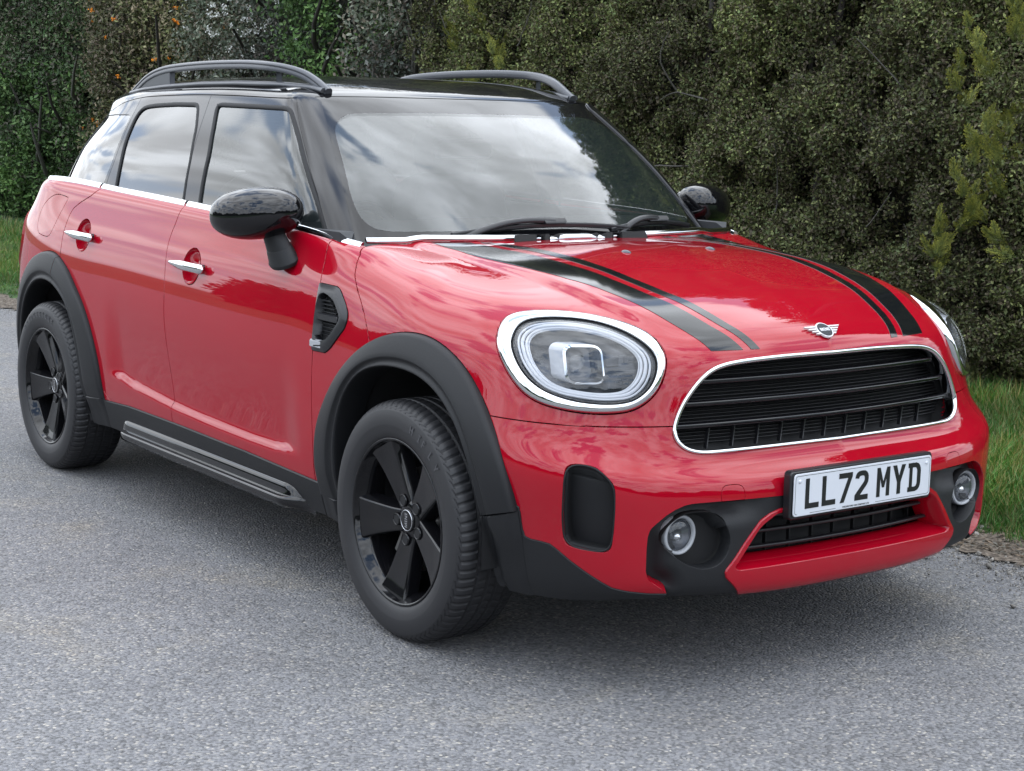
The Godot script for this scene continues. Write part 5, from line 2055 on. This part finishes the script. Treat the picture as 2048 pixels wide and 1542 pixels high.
# leaf tufts spread over the front of a leafy mass whose face is x = base + lumps
func clothe(parent: Node3D, called: String, meshes: Array, m: Material, base: Callable, z0: float, z1: float, y0: float, y1: float, per_m2: float, depth: float, scale0: float, tones: Array, keep = null) -> void:
	var count := int((z1 - z0) * (y1 - y0) * per_m2)
	var where := []
	var tints := []
	for k in meshes.size():
		where.append([]); tints.append([])
	for k in count:
		var z := rng.randf_range(z0, z1)
		var y := rng.randf_range(y0, y1)
		var lump := bumps.get_noise_2d(y * 2.2, z * 2.2)
		var inward := pow(rng.randf(), 1.6) * depth
		if keep != null and not (keep as Callable).call(y, z, lump): continue
		var x: float = (base as Callable).call(y, z) - lump * .28 + inward
		var b := Basis.looking_at(-(Vector3(-1, .25, .15) + rand_dir() * .8).normalized() * -1.0, Vector3.UP).rotated(Vector3(1, 0, 0), rng.randf_range(-.6, .6))
		b = Basis(b.x, b.y, -b.z) if false else b
		b = Basis.looking_at((Vector3(1, -.2, -.1) + rand_dir() * .75).normalized(), Vector3.UP)
		b = b * Basis(Vector3(0, 0, 1), rng.randf() * TAU)
		var i := rng.randi() % meshes.size()
		where[i].append(Transform3D(b.scaled(Vector3.ONE * scale0 * rng.randf_range(.75, 1.3)), Vector3(x, y, z)))
		var patch := bumps.get_noise_2d(y * 1.1 + 40, z * 1.1)
		var tone: Color = tones[0].lerp(tones[1], clampf(.5 + patch * 1.6 + rng.randf_range(-.25, .25), 0, 1))
		tints[i].append(tone)
	for i in meshes.size():
		scatter(called, meshes[i], m, where[i], parent, tints[i])

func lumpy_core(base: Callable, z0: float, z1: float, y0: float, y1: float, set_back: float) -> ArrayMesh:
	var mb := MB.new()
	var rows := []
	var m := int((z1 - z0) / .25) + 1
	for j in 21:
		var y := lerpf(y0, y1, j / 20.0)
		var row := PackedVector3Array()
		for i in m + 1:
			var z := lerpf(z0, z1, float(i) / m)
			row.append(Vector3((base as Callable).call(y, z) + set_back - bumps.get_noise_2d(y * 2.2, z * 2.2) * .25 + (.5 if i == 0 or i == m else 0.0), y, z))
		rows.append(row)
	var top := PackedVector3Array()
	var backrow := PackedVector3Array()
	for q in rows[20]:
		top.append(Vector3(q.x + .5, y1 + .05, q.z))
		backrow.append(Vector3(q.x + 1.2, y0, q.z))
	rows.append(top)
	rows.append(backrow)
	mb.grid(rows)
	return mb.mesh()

func planting() -> void:
	var V := func(r, g, b): return Vector3(r, g, b)
	# the clipped hedge
	var face := func(y, _z): return 3.42 + .10 * maxf(0, y - .4) + .16 * sstep(.5, .0, y)
	var hedge := tag(group("clipped_hedge", self), "tall dense clipped hedge of tiny dark olive leaves behind the car's bonnet", "hedge")
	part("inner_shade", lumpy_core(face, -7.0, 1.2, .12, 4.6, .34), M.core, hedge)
	var olive := [V.call(.060, .066, .036), V.call(.046, .054, .030), V.call(.090, .094, .048), V.call(.056, .047, .038), V.call(.042, .037, .032)]
	var tufts := []
	for k in 4: tufts.append(tuft(.055, 60, .022, .014, olive))
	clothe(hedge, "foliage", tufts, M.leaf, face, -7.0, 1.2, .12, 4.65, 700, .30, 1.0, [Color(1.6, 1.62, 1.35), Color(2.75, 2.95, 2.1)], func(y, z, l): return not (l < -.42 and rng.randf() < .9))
	var mb := MB.new()
	var twigs := 0
	while twigs < 46:
		var z := rng.randf_range(-6.5, .2)
		var y := rng.randf_range(.3, 2.6)
		mb = MB.new()
		var a := Vector3(3.56, y, z)
		twig(mb, a, a + Vector3(rng.randf_range(-.22, -.06), rng.randf_range(-.1, .45), rng.randf_range(-.4, .4)), .006, .002, .2)
		part("twig", mb.mesh(), M.grey_bark, hedge)
		twigs += 1
	for k in 16:
		mb = MB.new()
		var z := -6.5 + k * .45
		twig(mb, Vector3(3.75, 0, z), Vector3(3.8 + rng.randf_range(-.1, .2), 2.6, z + rng.randf_range(-.3, .3)), .035, .015, .04)
		part("stem", mb.mesh(), M.bark, hedge)
	# cypress growing through the hedge's near end
	var cyp := tag(group("cypress", self), "yellow-green feathery cypress sprays growing out of the hedge at the right edge", "conifer")
	mb = MB.new()
	twig(mb, Vector3(3.75, 0, -1.35), Vector3(3.7, 4.2, -1.3), .05, .02, .02)
	part("trunk", mb.mesh(), M.bark, cyp)
	var sprays := []
	for k in 4: sprays.append(spray(.20, V.call(.070, .105, .034), V.call(.29, .29, .055)))
	place_sprays(cyp, sprays, [Vector3(3.36, 2.05, -1.9), Vector3(3.28, 1.95, -1.45), Vector3(3.32, 1.62, -1.75), Vector3(3.26, 1.70, -1.5), Vector3(3.3, 1.38, -1.6), Vector3(3.3, 1.15, -1.55), Vector3(3.25, .92, -1.7), Vector3(3.25, 1.0, -1.35), Vector3(3.3, .72, -1.62), Vector3(3.3, .8, -1.4), Vector3(3.35, 1.2, -1.25), Vector3(3.35, 1.5, -1.3), Vector3(3.38, 2.3, -1.5), Vector3(3.4, 2.5, -1.7), Vector3(3.38, 2.2, -1.2)], 8, .14)
	var cyp2 := tag(group("cypress", self), "narrow bright yellow-green cypress at the hedge's far end above the roof", "conifer")
	mb = MB.new()
	twig(mb, Vector3(3.95, 0, -6.7), Vector3(3.9, 3.6, -6.7), .05, .015, .02)
	part("trunk", mb.mesh(), M.bark, cyp2)
	var spots := []
	for k in 15: spots.append(Vector3(3.5 + rng.randf_range(-.1, .1), 1.55 + k * .085, -6.05 + rng.randf_range(-.20, .20)))
	place_sprays(cyp2, sprays, spots, 7, .10)
	# the mixed shrubs farther along
	shrubs(V)
	# grass on the verge
	var blades := []
	for k in 3:
		mb = MB.new()
		mb.tinted = true
		for q in 16:
			var t: Vector3 = V.call(.060, .165, .026) * rng.randf_range(.6, 1.35)
			if rng.randf() < .08: t = V.call(.22, .19, .08)
			mb.tint = Color(t.x, t.y, t.z)
			var at := Vector3(rng.randf_range(-.05, .05), 0, rng.randf_range(-.05, .05))
			var d := Vector3(rng.randf_range(-.5, .5), 1, rng.randf_range(-.5, .5)).normalized()
			var l := rng.randf_range(.05, .12)
			var s := d.cross(rand_dir()).normalized() * .0022
			var mid := at + d * l * .55
			var tip := at + d * l + Vector3(d.x, -.15, d.z) * l * .4
			mb.tri(at - s, at + s, mid + s * .8)
			mb.tri(at - s, mid + s * .8, mid - s * .8)
			mb.tri(mid - s * .8, mid + s * .8, tip)
		blades.append(mb.mesh())
	var where := [[], [], []]
	var tints := [[], [], []]
	for k in 52000:
		var z := -20.0 + 21.5 * pow(rng.randf(), .8) if k % 2 == 0 else rng.randf_range(-2.5, 1.2)
		var d := rng.randf_range(.12, 2.6)
		if d < .35 and rng.randf() > (d - .10) * 3.0: continue
		var x := edge_x(z) + d
		if x > 4.3: continue
		var i := rng.randi() % 3
		var s := rng.randf_range(.6, 1.15) * (.55 + .45 * sstep(.15, .6, d)) * (1.0 + .5 * sstep(1.6, 2.1, d))
		where[i].append(Transform3D(Basis(Vector3.UP, rng.randf() * TAU).scaled(Vector3(s, s * rng.randf_range(.8, 1.2), s)), Vector3(x, turf_y(x, z) - .004, z)))
		var tone := clampf(.5 + bumps.get_noise_2d(x * 3, z * 3) * 1.5, 0, 1)
		tints[i].append(Color(.7, .82, .75).lerp(Color(1.15, 1.2, .8), tone))
	var grass := Node3D.new()
	add(grass, "verge_grass", self)
	grass.set_meta("kind", "stuff")
	tag(grass, "green grass verge between the road edge and the hedge", "grass")
	for i in 3: scatter("grass_blades", blades[i], M.blade, where[i], grass, tints[i])
	# grit, dead leaves and little stones along the edge of the tarmac
	mb = MB.new()
	mb.tinted = true
	var pebble := MB.new()
	pebble.tinted = true
	var rr := []
	for j in 5:
		var b := -PI / 2 + PI * j / 4.0
		var row := PackedVector3Array()
		for i in 7:
			var a := TAU * i / 7
			row.append(Vector3(cos(a) * cos(b), sin(b) * .55, sin(a) * cos(b)) * (1 + .25 * sin(i * 2.3 + j)))
		rr.append(row)
	pebble.grid(rr, true, false)
	var pm := pebble.mesh()
	where = []
	tints = []
	for k in 9000:
		var z := rng.randf_range(-11, 2.2) if k % 2 == 0 else rng.randf_range(-1.2, 1.4)
		var d := rng.randfn() * .16 + .02
		var x := edge_x(z) + d
		var s := rng.randf_range(.0012, .0045) * (1.0 + (2.2 if rng.randf() < .04 else 0.0))
		where.append(Transform3D(Basis(rand_dir(), rng.randf() * TAU).scaled(Vector3.ONE * s), Vector3(x, maxf(.004, turf_y(x, z)) + s * .3, z)))
		var g := rng.randf_range(.06, .28)
		tints.append(Color(g * 1.05, g * .98, g * .88))
	for k in 9000:   # dust and fine grit thinning out over the tarmac
		var z := rng.randf_range(-9, 2.2) if k % 2 == 0 else rng.randf_range(-1.0, 1.6)
		var x := edge_x(z) - absf(rng.randfn()) * .22
		var s := rng.randf_range(.0008, .0026)
		where.append(Transform3D(Basis(rand_dir(), rng.randf() * TAU).scaled(Vector3.ONE * s), Vector3(x, .0025 + s * .3, z)))
		var g := rng.randf_range(.12, .36)
		tints.append(Color(g * 1.05, g * .95, g * .82))
	for k in 1500:   # loose grit over the tarmac
		var z := rng.randf_range(-6, 3.5)
		var x := rng.randf_range(-4.0, 1.2)
		var s := rng.randf_range(.001, .0026)
		where.append(Transform3D(Basis(rand_dir(), rng.randf() * TAU).scaled(Vector3.ONE * s), Vector3(x, .0035 + s * .3, z)))
		var g := rng.randf_range(.25, .5)
		tints.append(Color(g * 1.05, g * .99, g * .9))
	var grit := scatter("road_edge_grit", pm, M.stone, where, self, tints)
	tag(grit, "pale grit and small stones scattered along the road's edge", "grit")
	mb = MB.new()
	mb.tinted = true
	mb.tint = Color.WHITE
	leaf(mb, Vector3.ZERO, Vector3(0, 0, 1), Vector3.UP, .035, .013)
	where = []
	tints = []
	for k in 5200:
		var z := rng.randf_range(-9, 1.2) if k % 2 == 0 else rng.randf_range(-.9, .9)
		var x := edge_x(z) + absf(rng.randfn()) * .22 - .06
		where.append(Transform3D(Basis(Vector3.UP, rng.randf() * TAU).rotated(rand_dir(), .4).scaled(Vector3.ONE * rng.randf_range(.3, .9)), Vector3(x, turf_y(x, z) + .008, z)))
		tints.append(Color(.17, .115, .07).lerp(Color(.13, .125, .10), rng.randf()) * rng.randf_range(.25, 1.25))
	var litter := scatter("leaf_litter", mb.mesh(), M.blade, where, self, tints)
	tag(litter, "brown dead leaves lying along the muddy edge of the verge", "leaf litter")

func place_sprays(parent: Node3D, meshes: Array, spots: Array, each: int, spread: float) -> void:
	# each plume: sprays set along a rising branch tip
	for c in spots:
		var rise := (Vector3(-.28, 1.0, 0) + Vector3(rng.randf_range(-.2, .1), 0, rng.randf_range(-.75, .75))).normalized()
		var from: Vector3 = c + rand_dir() * spread * Vector3(.5, 1, 1)
		for k in each:
			var f := float(k) / each
			var o := part("spray", meshes[rng.randi() % meshes.size()], M.frond, parent)
			var up := (rise + rand_dir() * lerpf(.75, .2, f)).normalized()
			var side := up.cross(Vector3(-.8, .1, .5) + rand_dir() * .8).normalized()
			var s := rng.randf_range(.45, .8) * (1.05 - .45 * f)
			o.transform = Transform3D(Basis(side, up, side.cross(up)).scaled(Vector3.ONE * s), from + rise * (f - .35) * .30 + rand_dir() * .02)

func shrub_face(y: float, z: float, z0: float, z1: float, first: bool) -> float:
	var round_ := pow(absf(z - (z0 + z1) / 2) / ((z1 - z0) / 2), 3.0) * .6
	return 3.75 + .02 * y + round_ + (-.25 if first else 0.0) + .35 * sstep(1.0, .0, y)

func shrubs(V: Callable) -> void:
	var green := [V.call(.045, .080, .030), V.call(.058, .10, .036), V.call(.034, .058, .026), V.call(.075, .115, .045)]
	var grey := [V.call(.070, .082, .070), V.call(.090, .092, .085), V.call(.050, .060, .048), V.call(.085, .072, .066)]
	var brown := [V.call(.095, .085, .055), V.call(.075, .080, .040), V.call(.12, .095, .075), V.call(.050, .055, .030)]
	var dark := [V.call(.030, .050, .024), V.call(.045, .060, .034), V.call(.055, .050, .044)]
	var kinds := [
		# z0, z1, height, leaf tones, leaf length, label, extra
		[-24.0, -14.6, 1.9, green, .058, "dark green broad-leaved shrub low at the left edge above the grass", ""],
		[-24.0, -13.4, 5.6, dark, .050, "tall dark green bush with grey lichened limbs in the top left corner", "limbs"],
		[-14.6, -11.2, 5.4, brown, .045, "olive-brown shrub dotted with orange blossom left of the roof rail", "orange"],
		[-12.2, -9.1, 5.5, grey, .042, "grey-leaved shrub with sprigs of white blossom above the near roof rail", "white"],
		[-9.9, -8.3, 5.3, green, .046, "bright green bush between the two roof rails", ""],
		[-8.9, -6.7, 5.5, grey, .044, "grey-green shrub with bare brown limbs beside the narrow cypress", "limbs"]]
	var n := 0
	for e in kinds:
		var first := n == 0
		var face := func(y, z): return shrub_face(y, z, e[0], e[1], first)
		var g := tag(group("shrub", self), e[5], "shrub", "shrubs along the lane beyond the hedge")
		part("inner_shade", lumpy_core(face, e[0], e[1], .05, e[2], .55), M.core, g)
		var tufts := []
		for k in 3: tufts.append(tuft(.17, 46, e[4], e[4] * .52, e[3]))
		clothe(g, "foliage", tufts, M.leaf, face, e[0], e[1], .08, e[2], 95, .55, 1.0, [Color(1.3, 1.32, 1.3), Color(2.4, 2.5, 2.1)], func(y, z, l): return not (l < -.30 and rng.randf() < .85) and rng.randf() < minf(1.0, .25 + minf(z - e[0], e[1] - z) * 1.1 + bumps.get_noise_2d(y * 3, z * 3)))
		var limbs := 9 if e[6] == "limbs" else 4
		for k in limbs:
			var mb := MB.new()
			var z := rng.randf_range(e[0] + .3, e[1] - .3) if e[0] > -16 else rng.randf_range(-17.5, e[1] - .3)
			var y := rng.randf_range(.8, 2.6)
			twig(mb, Vector3(4.3, y - .6, z - .6), Vector3(3.62, y + rng.randf_range(.0, .5), z + rng.randf_range(.2, 1.2)), .035, .012, .15)
			part("limb", mb.mesh(), M.grey_bark if e[6] == "limbs" else M.bark, g)
		if e[6] == "orange" or e[6] == "white":
			var tone: Vector3 = V.call(.85, .30, .03) if e[6] == "orange" else V.call(.75, .76, .74)
			var mb := MB.new()
			mb.tinted = true
			for k in 18:
				var t := tone * rng.randf_range(.75, 1.15)
				mb.tint = Color(t.x, t.y, t.z)
				leaf(mb, rand_dir() * .04 * rng.randf(), rand_dir(), rand_dir(), .024, .02)
			var fm := mb.mesh()
			for k in (24 if e[6] == "orange" else 60):
				var z := rng.randf_range(e[0], e[1])
				var y := rng.randf_range(1.5, 3.0) if e[6] == "white" else rng.randf_range(1.2, 2.7)
				if e[6] == "white" and k % 3 > 0:
					z = -10.1 + rng.randfn() * .35
					y = 2.35 + rng.randfn() * .2
				var o := part("blossom", fm, M.leaf, g)
				o.transform = Transform3D(Basis(rand_dir(), rng.randf() * TAU).scaled(Vector3.ONE * rng.randf_range(.4, .9)), Vector3(face.call(y, z) - bumps.get_noise_2d(y * 2.2, z * 2.2) * .28 - .10, y, z))
		n += 1

func ground() -> void:
	bumps.noise_type = FastNoiseLite.TYPE_SIMPLEX_SMOOTH
	bumps.frequency = .55
	bumps.fractal_octaves = 4
	bumps.seed = 4
	var g := PlaneMesh.new()
	g.size = Vector2(600, 600)
	var o := part("ground", g, M.turf, self)
	o.position.y = -.03
	o.set_meta("kind", "structure")
	o = part("road", strip(func(_z): return -11.0, func(z): return edge_x(z) + .25, -45, 60, 700, func(_x, _z): return 0.0, 12), M.asphalt, self)
	o.set_meta("kind", "structure")
	o = part("road_edge_soil", strip(func(z): return edge_x(z) - .10 + .10 * bumps.get_noise_1d(z * 21.0) + .06 * bumps.get_noise_1d(z * 80.0), func(z): return edge_x(z) + .55, -30, 20, 2200, func(x, z): return .004 + turf_y(x, z), 8), M.soil, self)
	o.set_meta("kind", "structure")
	o = part("verge", strip(func(z): return edge_x(z) + .18, func(_z): return 14.0, -45, 40, 500, func(x, z): return turf_y(x, z) + .006, 24), M.turf, self)
	o.set_meta("kind", "structure")
	# trees far across the road, which the paint mirrors
	var tones := [Vector3(.030, .045, .018), Vector3(.045, .06, .024), Vector3(.024, .034, .016)]
	var tm := [tuft(1.0, 90, .55, .34, tones), tuft(1.0, 90, .5, .3, tones)]
	var where := [[], []]
	for k in 4200:
		var a := rng.randf_range(-2.75, 1.15)     # round from behind the car past the camera to ahead of it
		var r := 52.0 + rng.randf_range(0, 9)
		var hill := 6.2 + 1.8 * sin(a * 7.0) + 1.4 * sin(a * 17.0 + 1) + .9 * sin(a * 41.0)
		var y := rng.randf() * hill
		where[k % 2].append(Transform3D(Basis(rand_dir(), rng.randf() * TAU).scaled(Vector3.ONE * rng.randf_range(.8, 1.3)), Vector3(sin(a) * r * 1.0 - 6, y, cos(a) * r)))
	var far := Node3D.new()
	add(far, "distant_trees", self)
	far.set_meta("kind", "stuff")
	tag(far, "dark line of distant trees across the road, mirrored in the paint", "trees")
	for i in 2: scatter("tree_foliage", tm[i], M.leaf, where[i], far)

func _ready() -> void:
	rng.seed = 77
	var cam := Camera3D.new()
	cam.name = "camera"
	add_child(cam)
	cam.keep_aspect = Camera3D.KEEP_HEIGHT
	cam.fov = 25.672
	cam.near = .05
	cam.far = 900
	cam.transform = Transform3D(Basis(Vector3(.81238649, .02137451, .58272748), Vector3(.07522933, .98713486, -.14108622), Vector3(-.57824626, .15845473, .80032703)).orthonormalized(), Vector3(-3.31273, 1.45903, 3.88438))
	var env := Environment.new()
	env.background_mode = Environment.BG_SKY
	env.tonemap_mode = Environment.TONE_MAPPER_LINEAR
	env.tonemap_exposure = 2.7
	env.sdfgi_enabled = true
	env.ssao_enabled = true
	env.ssil_enabled = true
	var pano := PanoramaSkyMaterial.new()
	pano.panorama = sky_picture()
	var sky := Sky.new()
	sky.sky_material = pano
	env.sky = sky
	env.background_energy_multiplier = 1.0
	var we := WorldEnvironment.new()
	we.name = "world"
	we.environment = env
	add_child(we)
	var sun := DirectionalLight3D.new()
	sun.name = "sun"
	sun.light_color = Color(1, .97, .93)
	sun.light_energy = .15
	sun.light_angular_distance = 130
	sun.shadow_enabled = true
	sun.rotation_degrees = Vector3(-55, 150, 0)
	add_child(sun)
	materials()
	ground()
	var car := group("parked_car", self)
	tag(car, "bright red five-door crossover car with black roof and bonnet stripes parked beside the verge", "car")
	outlines()
	body_net()
	fitted_body = fitted(cols)
	build_body(car)
	cols = []
	cabin_net()
	build_cabin(car)
	wheels(car)
	number_plate(car)
	badge(car)
	planting()
